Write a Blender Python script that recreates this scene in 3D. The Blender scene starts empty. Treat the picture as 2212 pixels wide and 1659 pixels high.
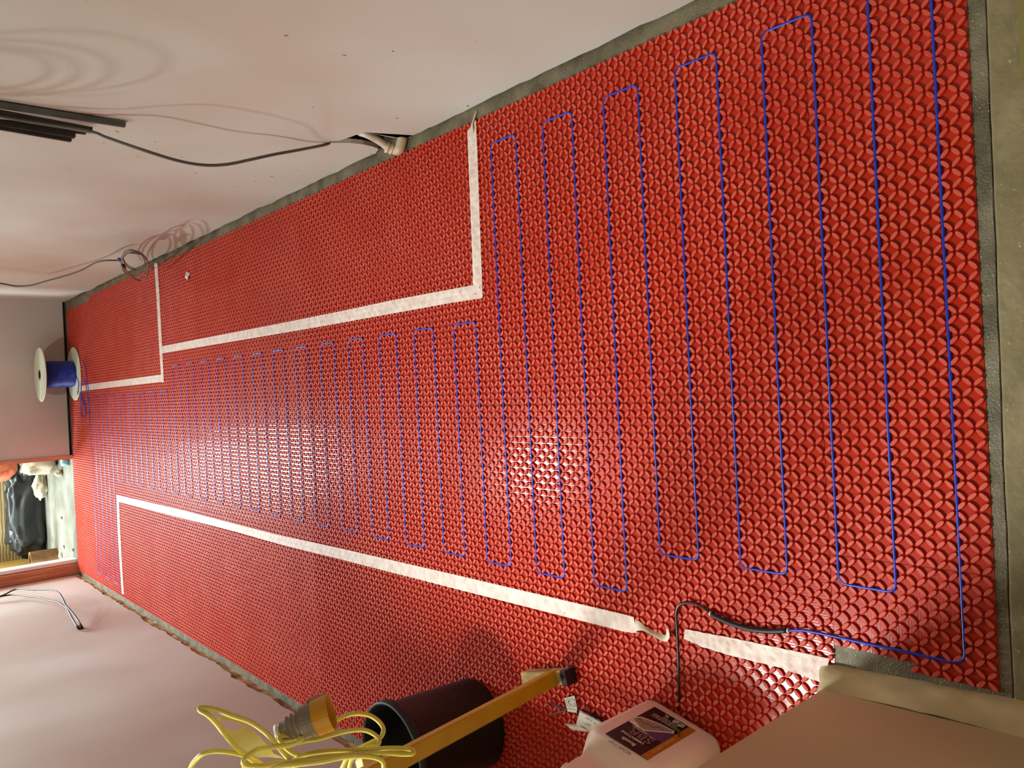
import bpy, bmesh, math, random
import numpy as np
from mathutils import Vector, Matrix, noise

random.seed(7)
rng = np.random.default_rng(7)
scene = bpy.context.scene
col = scene.collection

# ------------------------------------------------------------------ camera
W, H, FPX = 2212.0, 1659.0, 1669.13
CAM_H = 1.3632
R = np.array([[-4.85413616e-02, 9.98820908e-01, 7.27971400e-04],
              [-6.64667571e-01, -3.17579100e-02, -7.46463968e-01],
              [0, 0, 0]])
R[2] = np.cross(R[0], R[1])
C0 = np.array([0, 0, CAM_H])
cam_d = bpy.data.cameras.new('camera')
cam_d.sensor_fit = 'HORIZONTAL'
cam_d.sensor_width = 36.0
cam_d.lens = FPX / W * 36.0
cam_d.clip_start = 0.02
cam = bpy.data.objects.new('camera', cam_d)
col.objects.link(cam)
M = Matrix([[R[i][j] for j in range(3)] + [C0[i]] for i in range(3)] + [[0, 0, 0, 1]])
cam.matrix_world = M
scene.camera = cam

# ------------------------------------------------------------------ light
scene.view_settings.view_transform = 'Standard'
scene.view_settings.look = 'None'
scene.view_settings.gamma = 1.0
scene.view_settings.exposure = 0.12
scene.view_settings.use_curve_mapping = False
scene.cycles.max_bounces = 8
scene.cycles.diffuse_bounces = 4
scene.cycles.glossy_bounces = 3
scene.cycles.caustics_reflective = False
scene.cycles.caustics_refractive = False

wd = bpy.data.worlds.new('world')
scene.world = wd
wd.use_nodes = True
wd.node_tree.nodes['Background'].inputs[0].default_value = (0.95, 0.92, 0.74, 1)
wd.node_tree.nodes['Background'].inputs[1].default_value = 0.42


def area(name, loc, target, sx, sy, power, color):
    d = bpy.data.lights.new(name, 'AREA')
    d.shape = 'RECTANGLE'
    d.size, d.size_y = sx, sy
    d.energy = power
    d.color = color
    o = bpy.data.objects.new(name, d)
    o.location = loc
    v = Vector(target) - Vector(loc)
    o.rotation_euler = v.to_track_quat('-Z', 'Y').to_euler()
    col.objects.link(o)
    return o


area('far_room_daylight', (-0.50, 7.62, 1.95), (-0.45, 4.0, 0.9), 0.95, 0.88, 225, (0.80, 0.95, 1.0))
area('far_room_side_daylight', (-2.75, 7.00, 1.55), (0.6, 5.5, 0.3), 0.6, 0.9, 200, (0.80, 0.94, 1.0))
area('hall_lamp', (-0.60, 3.9, 2.36), (-0.60, 3.9, 0.0), 0.07, 0.07, 27, (0.90, 0.99, 1.0))
area('side_window_daylight', (-1.95, 2.05, 2.55), (0.0, 1.15, 0.1), 0.7, 0.45, 108, (0.93, 1.0, 0.97))

# ------------------------------------------------------------------ pixel -> place
def ray(x, y):
    return R @ np.array([x - W / 2, -(y - H / 2), -FPX])


def F(x, y, z=0.0):                     # on a level plane
    d = ray(x, y)
    p = C0 + (z - CAM_H) / d[2] * d
    return (float(p[0]), float(p[1]), float(p[2]))


def WX(x, y, X):                        # on a side wall
    d = ray(x, y)
    p = C0 + X / d[0] * d
    return (float(p[0]), float(p[1]), float(p[2]))


def WY(x, y, Y):                        # on a cross wall
    d = ray(x, y)
    p = C0 + Y / d[1] * d
    return (float(p[0]), float(p[1]), float(p[2]))


def DD(x, y, k):                        # at a distance from where the photo was taken
    d = ray(x, y)
    d = d / np.linalg.norm(d)
    p = C0 + k * d
    return (float(p[0]), float(p[1]), float(p[2]))


# ------------------------------------------------------------------ materials
MATS = {}


def lin(c):
    return tuple(((v / 255.0) / 12.92 if v / 255.0 <= 0.04045 else ((v / 255.0 + 0.055) / 1.055) ** 2.4) for v in c) + (1,)


def mat(name, rgb, rough=0.6, spec=0.5, metal=0.0, var=None, vscale=6.0, bump=0.0, bscale=40.0, speck=None, speck_scale=60,
        speck_lim=0.72, coat=0.0, wave=None, stretch=(1, 1, 1), var2=None, v2scale=1.5, detail=5.0, sss=0, rvar=0.0, blim=(0.35, 0.65)):
    if name in MATS:
        return MATS[name]
    m = bpy.data.materials.new(name)
    m.use_nodes = True
    nt = m.node_tree
    b = nt.nodes['Principled BSDF']
    b.inputs['Roughness'].default_value = rough
    b.inputs['Specular IOR Level'].default_value = spec
    b.inputs['Metallic'].default_value = metal
    if coat:
        b.inputs['Coat Weight'].default_value = coat
        b.inputs['Coat Roughness'].default_value = 0.1
    tc = nt.nodes.new('ShaderNodeTexCoord')
    mp = nt.nodes.new('ShaderNodeMapping')
    mp.inputs['Scale'].default_value = stretch
    geo = nt.nodes.new('ShaderNodeNewGeometry')
    nt.links.new(geo.outputs['Position'], mp.inputs[0])
    colour = None

    def nz(scale, detail=detail):
        n = nt.nodes.new('ShaderNodeTexNoise')
        n.inputs['Scale'].default_value = scale
        n.inputs['Detail'].default_value = detail
        nt.links.new(mp.outputs[0], n.inputs['Vector'])
        return n

    def mixc(fac, a, bcol):
        x = nt.nodes.new('ShaderNodeMix')
        x.data_type = 'RGBA'
        nt.links.new(fac, x.inputs[0])
        if hasattr(a, 'links') or hasattr(a, 'is_linked'):
            nt.links.new(a, x.inputs[6])
        else:
            x.inputs[6].default_value = a
        x.inputs[7].default_value = bcol
        return x.outputs[2]

    def ramp(src, lo, hi):
        r = nt.nodes.new('ShaderNodeMapRange')
        r.inputs['From Min'].default_value = lo
        r.inputs['From Max'].default_value = hi
        nt.links.new(src, r.inputs['Value'])
        return r.outputs[0]
    cur = lin(rgb)
    if var is not None:
        cur = mixc(ramp(nz(vscale).outputs[0], blim[0], blim[1]), cur, lin(var))
    if var2 is not None:
        cur = mixc(ramp(nz(v2scale, 2).outputs[0], 0.4, 0.62), cur, lin(var2))
    if speck is not None:
        cur = mixc(ramp(nz(speck_scale, 2).outputs[0], speck_lim, speck_lim + 0.03), cur, lin(speck))
    if isinstance(cur, tuple):
        b.inputs['Base Color'].default_value = cur
    else:
        nt.links.new(cur, b.inputs['Base Color'])
    if rvar:
        r = nt.nodes.new('ShaderNodeMapRange')
        r.inputs['To Min'].default_value = rough - rvar
        r.inputs['To Max'].default_value = rough + rvar
        r.inputs['From Min'].default_value = 0.35
        r.inputs['From Max'].default_value = 0.65
        nt.links.new(nz(35, 4).outputs[0], r.inputs['Value'])
        nt.links.new(r.outputs[0], b.inputs['Roughness'])
    if bump or wave:
        bp = nt.nodes.new('ShaderNodeBump')
        bp.inputs['Distance'].default_value = 0.002
        if wave:
            wv = nt.nodes.new('ShaderNodeTexWave')
            wv.bands_direction = wave[0]
            wv.inputs['Scale'].default_value = wave[1]
            wv.inputs['Distortion'].default_value = wave[3] if len(wave) > 3 else 0.5
            nt.links.new(mp.outputs[0], wv.inputs['Vector'])
            bp.inputs['Strength'].default_value = wave[2]
            nt.links.new(wv.outputs['Fac'], bp.inputs['Height'])
        else:
            bp.inputs['Strength'].default_value = bump
            nt.links.new(nz(bscale).outputs[0], bp.inputs['Height'])
        nt.links.new(bp.outputs[0], b.inputs['Normal'])
    MATS[name] = m
    return m


PL = mat('pink_plaster', (198, 188, 178), 0.85, 0.2, var=(206, 200, 194), vscale=2.2, var2=(188, 172, 160), v2scale=1.2, bump=0.12, bscale=9, blim=(0.3, 0.7),
         stretch=(1, 1, 0.8))
PLR = mat('pink_plaster_flecked', (211, 205, 193), 0.85, 0.2, var=(216, 214, 206), vscale=2.0, var2=(203, 188, 174), v2scale=1.1, bump=0.12, bscale=9, blim=(0.3, 0.7),
          speck=(120, 98, 84), speck_scale=34, speck_lim=0.742)
PLN = mat('brown_pink_plaster', (222, 206, 166), 0.85, 0.2, var=(212, 198, 152), vscale=2.6, var2=(206, 182, 144), v2scale=1.7, bump=0.10, bscale=30, blim=(0.3, 0.7))
BRICK = mat('raw_masonry', (198, 150, 112), 0.9, 0.2, var=(140, 98, 66), vscale=22, bump=0.9, bscale=60, var2=(208, 176, 132), v2scale=9)
DARKM = mat('dark_cavity_masonry', (70, 56, 44), 0.95, 0.1, var=(34, 26, 20), vscale=25, bump=0.8, bscale=50)
CONC = mat('grey_concrete', (128, 118, 92), 0.5, 0.5, var=(88, 80, 58), vscale=14, bump=1.0, bscale=260, speck=(214, 208, 190), speck_scale=260, speck_lim=0.69, rvar=0.22)
CONC2 = mat('smooth_threshold_concrete', (150, 136, 100), 0.7, 0.4, var=(112, 98, 66), vscale=13, bump=1.0, bscale=70, var2=(132, 118, 82), v2scale=8, speck=(176, 158, 118), speck_scale=150, speck_lim=0.70)
CONC3 = mat('pale_dusty_concrete', (108, 107, 98), 0.8, 0.3, var=(88, 83, 68), vscale=6, bump=0.5, bscale=50, speck=(120, 100, 80), speck_scale=40, speck_lim=0.7)
SILL = mat('rough_plaster_foot', (214, 192, 146), 0.85, 0.25, var=(186, 160, 112), vscale=14, bump=0.9, bscale=55, var2=(156, 142, 108), v2scale=11, stretch=(1, 0.5, 1))
RED = mat('red_membrane', (188, 42, 18), 0.2, 0.5, var=(176, 34, 12), vscale=3, wave=('X', 60, 0.03, 3.0))
RED2 = mat('red_membrane_cross_ribbed', (188, 42, 18), 0.2, 0.5, var=(176, 34, 12), vscale=3, wave=('Y', 60, 0.035, 3.0))
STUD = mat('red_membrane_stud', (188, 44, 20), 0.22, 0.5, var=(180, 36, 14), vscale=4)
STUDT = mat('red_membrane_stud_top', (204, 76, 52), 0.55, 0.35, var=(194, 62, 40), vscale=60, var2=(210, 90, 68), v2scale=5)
TAPE = mat('masking_tape_paper', (240, 226, 212), 0.55, 0.4, var=(224, 196, 186), vscale=40, bump=0.5, bscale=170)
TAPE2 = mat('masking_tape_adhesive_side', (222, 216, 190), 0.5, 0.4, var=(208, 198, 168), vscale=60, bump=0.4, bscale=150)
BLUE = mat('blue_cable', (22, 52, 176), 0.32, 0.5)
BLUEW = mat('blue_wound_cable', (8, 36, 150), 0.4, 0.5, wave=('Z', 60, 0.8, 0.6))
BLACK = mat('black_rubber', (22, 24, 28), 0.48, 0.5)
BLACKR = mat('black_twisted_cable', (20, 20, 24), 0.3, 0.6)
GREYC = mat('grey_flat_cable', (92, 88, 80), 0.5, 0.4)
GREYCAP = mat('dark_capping', (60, 58, 52), 0.35, 0.5, var=(40, 38, 34), vscale=12)
GREYCAP2 = mat('grey_green_capping', (92, 98, 92), 0.3, 0.5, var=(60, 60, 52), vscale=10)
WHITEP = mat('white_pipe_plastic', (232, 222, 208), 0.45, 0.5, var=(206, 180, 160), vscale=30)
CREAM = mat('cream_plastic', (226, 208, 176), 0.4, 0.5, var=(200, 176, 140), vscale=35)
WHITEF = mat('spool_white', (216, 218, 190), 0.5, 0.4)
HDPE = mat('can_white_plastic', (236, 216, 204), 0.32, 0.5)
YEL = mat('yellow_paint', (184, 146, 6), 0.42, 0.5, var=(172, 134, 4), vscale=20)
YELW = mat('worn_yellow_paint', (204, 164, 84), 0.55, 0.4, var=(206, 190, 144), vscale=25, var2=(150, 120, 64), v2scale=18)
YCAB = mat('yellow_cable', (236, 224, 120), 0.38, 0.5, var=(212, 190, 50), vscale=9)
PLUGG = mat('plug_grey', (150, 138, 126), 0.4, 0.5, var=(136, 124, 112), vscale=20)
PLUGY = mat('plug_amber', (212, 152, 44), 0.3, 0.5)
YPLATE = mat('crinkled_yellow_plate', (238, 230, 186), 0.45, 0.5, var=(228, 200, 96), vscale=14, bump=0.8, bscale=30, speck=(120, 120, 130), speck_scale=45, speck_lim=0.68)
WOOD = mat('pinkish_softwood', (186, 130, 94), 0.7, 0.3, var=(160, 104, 72), vscale=9, stretch=(8, 8, 0.6), bump=0.2, bscale=20)
WOODL = mat('light_softwood', (206, 150, 122), 0.7, 0.3, var=(190, 130, 100), vscale=9, stretch=(8, 8, 0.6))
WHITEL = mat('white_board', (232, 236, 224), 0.7, 0.3)
BLUEB = mat('dark_bin_bag', (26, 32, 34), 0.35, 0.5, var=(18, 22, 24), vscale=8, bump=0.8, bscale=9)
BEIGEW = mat('combed_beige_wall', (140, 122, 86), 0.85, 0.2, var=(122, 104, 70), vscale=5, wave=('Z', 14, 1.0, 3.0))
ORBAG = mat('orange_sack', (160, 92, 64), 0.5, 0.4, var=(190, 96, 62), vscale=14, bump=0.6, bscale=18)
PALEBAG = mat('pale_sack', (178, 168, 146), 0.55, 0.4, var=(156, 142, 116), vscale=10, bump=0.6, bscale=18)
CLAY = mat('brown_clay_pipe', (124, 88, 52), 0.6, 0.4, var=(90, 62, 34), vscale=14)
RUBBLE = mat('rubble', (160, 146, 112), 0.9, 0.2, var=(190, 182, 166), vscale=30, bump=0.6, bscale=60)
INK = mat('dark_ink', (22, 16, 22), 0.45, 0.4)
LBL = mat('label_dark_plum', (16, 10, 16), 0.4, 0.4)
LBLP = mat('label_purple', (92, 60, 112), 0.4, 0.4, var=(70, 44, 92), vscale=20)
LBLO = mat('label_ochre', (176, 108, 16), 0.4, 0.4)
LBLG = mat('label_green', (96, 108, 30), 0.4, 0.4, var=(60, 70, 24), vscale=60)
LBLK = mat('label_stone', (150, 138, 124), 0.4, 0.4)
LBLW = mat('label_white', (236, 226, 214), 0.4, 0.4)
LBLS = mat('label_mauve', (128, 104, 120), 0.4, 0.4)
PAPERT = mat('glossy_paper_tag', (224, 214, 196), 0.25, 0.5)
PURP = mat('purple_wire', (78, 24, 44), 0.45, 0.4)
BROWNW = mat('brown_wire', (130, 66, 20), 0.45, 0.4)
CYAN = mat('blue_cup', (128, 178, 196), 0.5, 0.4)


# ------------------------------------------------------------------ object helpers
def tag(o, label=None, cat=None, group=None, kind=None):
    if label:
        o['label'] = label
    if cat:
        o['category'] = cat
    if group:
        o['group'] = group
    if kind:
        o['kind'] = kind
    return o


def empty(name, loc=(0, 0, 0), rz=0.0):
    o = bpy.data.objects.new(name, None)
    o.empty_display_size = 0.05
    o.location = loc
    o.rotation_euler = (0, 0, rz)
    col.objects.link(o)
    return o


def link(name, me, material, parent=None, world=True):
    o = bpy.data.objects.new(name, me)
    mats = material if isinstance(material, (list, tuple)) else [material]
    for m in mats:
        me.materials.append(m)
    col.objects.link(o)
    if parent is not None:
        o.parent = parent
        if world:       # mesh is written in world coordinates
            Mw = Matrix.Identity(4)
            p = parent
            while p is not None:
                Mw = Matrix.Translation(p.location) @ p.rotation_euler.to_matrix().to_4x4() @ Mw if p.type == 'EMPTY' else Mw
                p = p.parent
            me.transform(Mw.inverted())
    return o


def pyobj(name, V, Fs, material, parent=None, smooth=False, world=True):
    me = bpy.data.meshes.new(name)
    me.from_pydata([tuple(v) for v in V], [], [tuple(f) for f in Fs])
    me.update()
    if smooth:
        me.polygons.foreach_set('use_smooth', [True] * len(me.polygons))
    return link(name, me, material, parent, world)


def box_vf(x0, x1, y0, y1, z0, z1):
    V = [(x0, y0, z0), (x1, y0, z0), (x1, y1, z0), (x0, y1, z0), (x0, y0, z1), (x1, y0, z1), (x1, y1, z1), (x0, y1, z1)]
    Fs = [(0, 3, 2, 1), (4, 5, 6, 7), (0, 1, 5, 4), (1, 2, 6, 5), (2, 3, 7, 6), (3, 0, 4, 7)]
    return V, Fs


def join_vf(parts):
    V, Fs = [], []
    for v, f in parts:
        n = len(V)
        V += [tuple(q) for q in v]
        Fs += [tuple(i + n for i in q) for q in f]
    return V, Fs


def box(name, x0, x1, y0, y1, z0, z1, material, parent=None):
    return pyobj(name, *box_vf(x0, x1, y0, y1, z0, z1), material, parent)


def catmull(P, n=8):
    P = [np.array(p, float) for p in P]
    Q = [2 * P[0] - P[1]] + P + [2 * P[-1] - P[-2]]
    out = []
    for i in range(1, len(Q) - 2):
        a, b, c, d = Q[i - 1], Q[i], Q[i + 1], Q[i + 2]
        for k in range(n):
            t = k / n
            out.append(0.5 * ((2 * b) + (-a + c) * t + (2 * a - 5 * b + 4 * c - d) * t * t + (-a + 3 * b - 3 * c + d) * t ** 3))
    out.append(P[-1])
    return out


def tube_vf(P, r, seg=10, rz=None, closed=False, cap=True):
    """tube along the polyline P; r a number or one per point; rz an optional flattening (second radius)"""
    P = [Vector([float(c) for c in p]) for p in P]
    n = len(P)
    rs = r if isinstance(r, (list, tuple)) else [r] * n
    V, Fs = [], []
    prev = None
    for i in range(n):
        if closed:
            t = (P[(i + 1) % n] - P[i - 1])
        else:
            t = P[min(i + 1, n - 1)] - P[max(i - 1, 0)]
        if t.length < 1e-9:
            t = Vector((0, 0, 1))
        t.normalize()
        if prev is None:
            a = Vector((0, 0, 1)) if abs(t.z) < 0.9 else Vector((1, 0, 0))
            u = t.cross(a).normalized()
        else:
            u = (prev - t * prev.dot(t))
            u = u.normalized() if u.length > 1e-6 else t.cross(Vector((0, 0, 1))).normalized()
        prev = u
        w = t.cross(u)
        for k in range(seg):
            a = 2 * math.pi * k / seg
            V.append(tuple(P[i] + u * math.cos(a) * rs[i] + w * math.sin(a) * rs[i] * (rz if rz else 1.0)))
    m = n if closed else n - 1
    for i in range(m):
        for k in range(seg):
            a = i * seg + k
            b = i * seg + (k + 1) % seg
            c = ((i + 1) % n) * seg + (k + 1) % seg
            d = ((i + 1) % n) * seg + k
            Fs.append((a, b, c, d))
    if cap and not closed:
        Fs.append(tuple(range(seg))[::-1])
        Fs.append(tuple((n - 1) * seg + k for k in range(seg)))
    return V, Fs


def tube(name, P, r, material, parent=None, seg=10, smoothpts=0, rz=None):
    if smoothpts:
        P = catmull(P, smoothpts)
    V, Fs = tube_vf(P, r, seg, rz)
    return pyobj(name, V, Fs, material, parent, smooth=True)


def lathe_vf(profile, seg=40, centre=(0, 0, 0)):
    V, Fs = [], []
    for (r, z) in profile:
        for k in range(seg):
            a = 2 * math.pi * k / seg
            V.append((centre[0] + r * math.cos(a), centre[1] + r * math.sin(a), centre[2] + z))
    for i in range(len(profile) - 1):
        for k in range(seg):
            Fs.append((i * seg + k, i * seg + (k + 1) % seg, (i + 1) * seg + (k + 1) % seg, (i + 1) * seg + k))
    return V, Fs


def prism_vf(outline, depth_vec, frame):
    """outline: list of (a,b); frame(a,b)->xyz; extruded by depth_vec; ngon faces"""
    n = len(outline)
    A = [frame(a, b) for a, b in outline]
    B = [tuple(np.array(p) + np.array(depth_vec)) for p in A]
    Fs = [tuple(range(n)), tuple(range(2 * n - 1, n - 1, -1))]
    for i in range(n):
        j = (i + 1) % n
        Fs.append((i, n + i, n + j, j))
    return A + B, Fs


def fix_normals(o):
    bm = bmesh.new()
    bm.from_mesh(o.data)
    bmesh.ops.recalc_face_normals(bm, faces=bm.faces)
    bm.to_mesh(o.data)
    bm.free()
    return o


# ------------------------------------------------------------------ the setting
XR, XL, YF = 0.762, -1.25, 6.44
XP, YP = -0.578, 0.695          # near left return wall: face and end
ZC = 2.42

def crack_y(x):
    return 0.3886 + 0.0084 * (0.1 - x) + 0.0014 * noise.noise(Vector((x * 9, 3.3, 0))) + 0.0007 * noise.noise(Vector((x * 60, 3.3, 0)))


xs_ = np.arange(-0.60, 0.801, 0.02)
ev, ef = [], []
for x in xs_:
    x = float(x)
    g_ = crack_y(x) + 0.0016 + 0.0012 * noise.noise(Vector((x * 40, 8.1, 0)))
    ev += [(x, 0.412, 0.0), (x, g_ + 0.001, 0.0), (x, g_, -0.0012), (x, g_, -0.02)]
for i in range(len(xs_) - 1):
    for j in range(3):
        ef.append((i * 4 + j, i * 4 + j + 1, (i + 1) * 4 + j + 1, (i + 1) * 4 + j))
V, Fs = join_vf([box_vf(-2.6, 2.2, 0.412, YF, -0.10, 0.0), box_vf(-2.6, 2.2, -1.6, 0.412, -0.10, -0.02), (ev, ef)])
o = pyobj('floor', V, Fs, CONC)
tag(o, 'rough grey concrete floor around the red mats', kind='structure')
o = box('floor', -3.3, 2.2, YF, 9.2, -0.10, 0.004, CONC3)
tag(o, 'pale dusty concrete floor of the room beyond the doorway', kind='structure')
V, Fs = join_vf([box_vf(-1.47, 2.2, -1.6, YF + 0.1, ZC, ZC + 0.1), box_vf(-3.3, 2.2, YF + 0.1, 9.2, ZC, ZC + 0.1)])
o = pyobj('ceiling', V, Fs, WHITEL)
tag(o, 'white ceiling over the hall', kind='structure')


def wall_panel(name, X, dirx, y0, y1, bottom, z1, thick, material):
    """plaster skin whose foot follows bottom=[(y,z)...] from y0 to y1; the front face lies in plane X"""
    outline = [(y0, z1)] + bottom + [(y1, z1)]
    V, Fs = prism_vf(outline, (dirx * thick, 0, 0), lambda a, b: (X, a, b))
    me = bpy.data.meshes.new(name)
    me.from_pydata(V, [], Fs)
    me.update()
    ob = link(name, me, material)
    return fix_normals(ob)


def ragged(y0, y1, base, amp, step, seed, notch=None):
    rr = random.Random(seed)
    y = y0
    out = []
    while y < y1:
        if notch and notch[0][0] <= y <= notch[-1][0]:
            out += notch
            y = notch[-1][0] + step * 0.6
            notch_done = True
            notch = None
            continue
        out.append((y, base + amp * (noise.noise(Vector((y * 3.1, seed, 0))) + 0.5 * rr.uniform(-1, 1))))
        y += step * rr.uniform(0.6, 1.3)
    out.append((y1, base))
    return out


holepx = [(870, 334), (897, 293), (874, 300), (845, 297), (816, 291), (789, 286), (773, 290), (757, 296), (733, 304), (712, 305), (708, 309),
          (733, 309), (758, 309), (785, 312), (806, 317), (818, 322), (824, 334)]
hole = [WX(x, y, XR)[1:] for x, y in holepx]
hole[0] = (hole[0][0], 0.004)
hole[1] = (hole[1][0], max(hole[1][1], 0.004))
# keep the notch a simple outline running away from the camera
notch = [(1.955, 0.006)] + [(a, max(b, 0.006)) for a, b in hole[1:-1]] + [(hole[-1][0], 0.006)]
bot = [(y, z) for y, z in ragged(-1.6, 1.93, 0.008, 0.008, 0.05, 3)][:-1] + notch
bot += ragged(max(p[0] for p in notch) + 0.03, YF, 0.009, 0.009, 0.06, 5)
o = wall_panel('wall_right', XR, 1, -1.6, YF, bot, ZC, 0.014, PLR)
tag(o, 'long pale pink plastered wall on the right of the hall', kind='structure')
o = box('wall_right_core', XR + 0.05, XR + 0.2, -1.6, YF, 0, ZC, DARKM)
o.name = 'wall_right'
tag(o, 'dark masonry behind the plaster, seen in the broken hole', kind='structure')

bot = ragged(YP - 0.1, YF, 0.036, 0.014, 0.05, 9)
WY0, WY1, WZ0, WZ1 = 1.00, 2.15, 1.11, 2.22
o = wall_panel('wall_left', XL, -1, YP - 0.1, YF, bot, WZ0, 0.010, PL)
v_, f_ = join_vf([([tuple(v.co) for v in o.data.vertices], [tuple(p.vertices) for p in o.data.polygons]),
                  box_vf(XL - 0.22, XL, YP - 0.1, WY0, WZ0, ZC), box_vf(XL - 0.22, XL, WY1, YF, WZ0, ZC), box_vf(XL - 0.22, XL, WY0, WY1, WZ1, ZC)])
o.data.clear_geometry()
o.data.from_pydata(v_, [], f_)
o.data.update()
tag(o, 'pink plastered wall on the left behind the bucket', kind='structure')
# raw masonry foot under the left plaster
segs = []
yy = YP - 0.1
rows = []
ys = np.arange(YP - 0.1, YF + 0.001, 0.02)
V, Fs = [], []
for i, y in enumerate(ys):
    for j, z in enumerate((0.0, 0.012, 0.026, 0.04, 0.07, WZ0)):
        dx = 0.006 * noise.noise(Vector((y * 14, z * 60, 1.0))) + 0.006 * noise.noise(Vector((y * 47, z * 90, 4.0)))
        V.append((XL - 0.012 + (dx + 0.004 if j < 4 else -0.004), float(y), z))
n = 6
for i in range(len(ys) - 1):
    for j in range(n - 1):
        Fs.append((i * n + j, (i + 1) * n + j, (i + 1) * n + j + 1, i * n + j + 1))
o = pyobj('wall_left', V, Fs, BRICK)
tag(o, 'raw brown masonry foot below the left plaster', kind='structure')

wn = empty('window_1', (XL - 0.12, WY0, WZ0))
tag(wn, 'open white framed window high in the left wall', kind='structure')
V, Fs = join_vf([box_vf(XL - 0.16, XL - 0.10, WY0, WY0 + 0.05, WZ0, WZ1), box_vf(XL - 0.16, XL - 0.10, WY1 - 0.05, WY1, WZ0, WZ1),
                 box_vf(XL - 0.16, XL - 0.10, WY0, WY1, WZ1 - 0.05, WZ1), box_vf(XL - 0.16, XL - 0.10, WY0, WY1, WZ0, WZ0 + 0.04)])
pyobj('window_frame', V, Fs, WHITEL, wn)
box('window_sill', XL - 0.22, XL + 0.01, WY0, WY1, WZ0 - 0.02, WZ0 - 0.0005, WHITEL, wn)

# far wall with its doorway
XD0, XD1 = -0.370, -1.168
V, Fs = box_vf(XD0, 2.2, YF, YF + 0.10, 0.022, ZC)
V2, F2 = box_vf(XD1 - 0.02, XD0, YF, YF + 0.10, 2.02, ZC)
V3, F3 = box_vf(-3.3, XL, YF, YF + 0.10, 0.0, ZC)
V, Fs = join_vf([(V, Fs), (V2, F2), (V3, F3)])
o = pyobj('wall_far', V, Fs, PL)
tag(o, 'pink end wall beside the far doorway', kind='structure')
o = box('wall_far_gap', XD0 + 0.01, 2.2, YF + 0.012, YF + 0.1, 0.0, 0.03, DARKM)
o.name = 'wall_far'
tag(o, 'dark gap under the end wall plaster', kind='structure')

# door lining
dr = empty('door_1', (XD0, YF, 0))
tag(dr, 'bare timber lining around the far doorway', kind='structure')
box('jamb', XD0 - 0.028, XD0, YF - 0.012, YF + 0.13, 0, 2.05, WOODL, dr)
V, Fs = join_vf([box_vf(XL + 0.004, XD1 - 0.006, YF - 0.014, YF + 0.10, 0.0, 2.05),
                 box_vf(XL + 0.02, XL + 0.045, YF - 0.02, YF - 0.014, 0.0, 2.05)])
j2 = pyobj('jamb', V, Fs, WOOD, dr)
tag(j2, 'wide reddish timber jamb')
j3 = box('plaster_stop', XD1 - 0.002, XD1 + 0.024, YF + 0.03, YF + 0.14, 0, 2.05, WHITEL, dr)
tag(j3, 'white board edge beside the wide jamb')
box('head', XD1, XD0, YF - 0.01, YF + 0.13, 2.02, 2.06, WOODL, dr)

# room beyond
YB = 7.78
o = box('wall_back', -3.3, 2.2, YB, YB + 0.1, 0, ZC, BEIGEW)
tag(o, 'beige combed wall of the room beyond the doorway', kind='structure')
o = box('wall_back_left', -3.3, -3.2, YF + 0.1, YB, 0, ZC, WHITEL)
tag(o, 'white side wall of the room beyond the doorway', kind='structure')
MATS_och = mat('ochre_board', (176, 140, 66), 0.7, 0.3, var=(160, 120, 50), vscale=6)
o = box('leaning_board', -1.338, -1.30, YF + 0.85, YB, 0.004, 0.40, MATS_och)
tag(o, 'ochre board standing on edge beyond the left door jamb', 'board')

# near left return wall (pier) with its rough foot
zt = 0.038
V, Fs = box_vf(-1.9, XP, -1.6, YP, zt, ZC)
o = pyobj('wall_near_left', V, Fs, PLN)
bm = bmesh.new(); bm.from_mesh(o.data)
ed = [e for e in bm.edges if abs(e.verts[0].co.x - XP) < 1e-4 and abs(e.verts[1].co.x - XP) < 1e-4 and abs(e.verts[0].co.y - YP) < 1e-4 and abs(e.verts[1].co.y - YP) < 1e-4]
bmesh.ops.bevel(bm, geom=ed, offset=0.010, segments=4, affect='EDGES')
bm.to_mesh(o.data); bm.free()
tag(o, 'brownish plastered return wall at the near left', kind='structure')
# rounded foot following face and end
prof = [(0.0005, zt + 0.003), (0.007, zt - 0.001), (0.016, zt - 0.005), (0.024, zt - 0.012), (0.030, zt - 0.020), (0.0335, 0.010), (0.035, 0.004), (0.0355, 0.0)]
path = []
for y in np.arange(-1.6, YP - 0.03, 0.02):
    path.append((XP, float(y), 1.0, 0.0))
for a in np.linspace(0, math.pi / 2, 7):
    path.append((XP - 0.02 + 0.02 * math.cos(a), YP - 0.02 + 0.02 * math.sin(a), math.cos(a), math.sin(a)))
for x in np.arange(XP - 0.04, XL, -0.03):
    path.append((float(x), YP, 0.0, 1.0))
V, Fs = [], []
n = len(prof)
for (x, y, nx, ny) in path:
    for (d, z) in prof:
        e = 0.003 * noise.noise(Vector((x * 9 + y * 9, z * 30, 2.0))) + 0.0015 * noise.noise(Vector((y * 45, z * 80, 7.0)))
        k = 0.35 if ny > 0.5 else 1.0 + 0.6 * max(0.0, 0.65 - y) * 1.0
        V.append((x + nx * (d * k + e), y + ny * (d * k + e), z + 0.4 * e))
for i in range(len(path) - 1):
    for j in range(n - 1):
        Fs.append((i * n + j, i * n + j + 1, (i + 1) * n + j + 1, (i + 1) * n + j))
o = pyobj('baseboard_near_left', V, Fs, SILL, smooth=True)
fix_normals(o)
tag(o, 'rough rounded plaster foot along the near left wall', kind='structure')
for nm in ('wall_near_left', 'baseboard_near_left'):      # the return wall runs a little out of square
    for v in bpy.data.objects[nm].data.vertices:
        if v.co.x > -1.2:
            v.co.x += (YP - min(v.co.y, YP)) * 0.032

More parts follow.
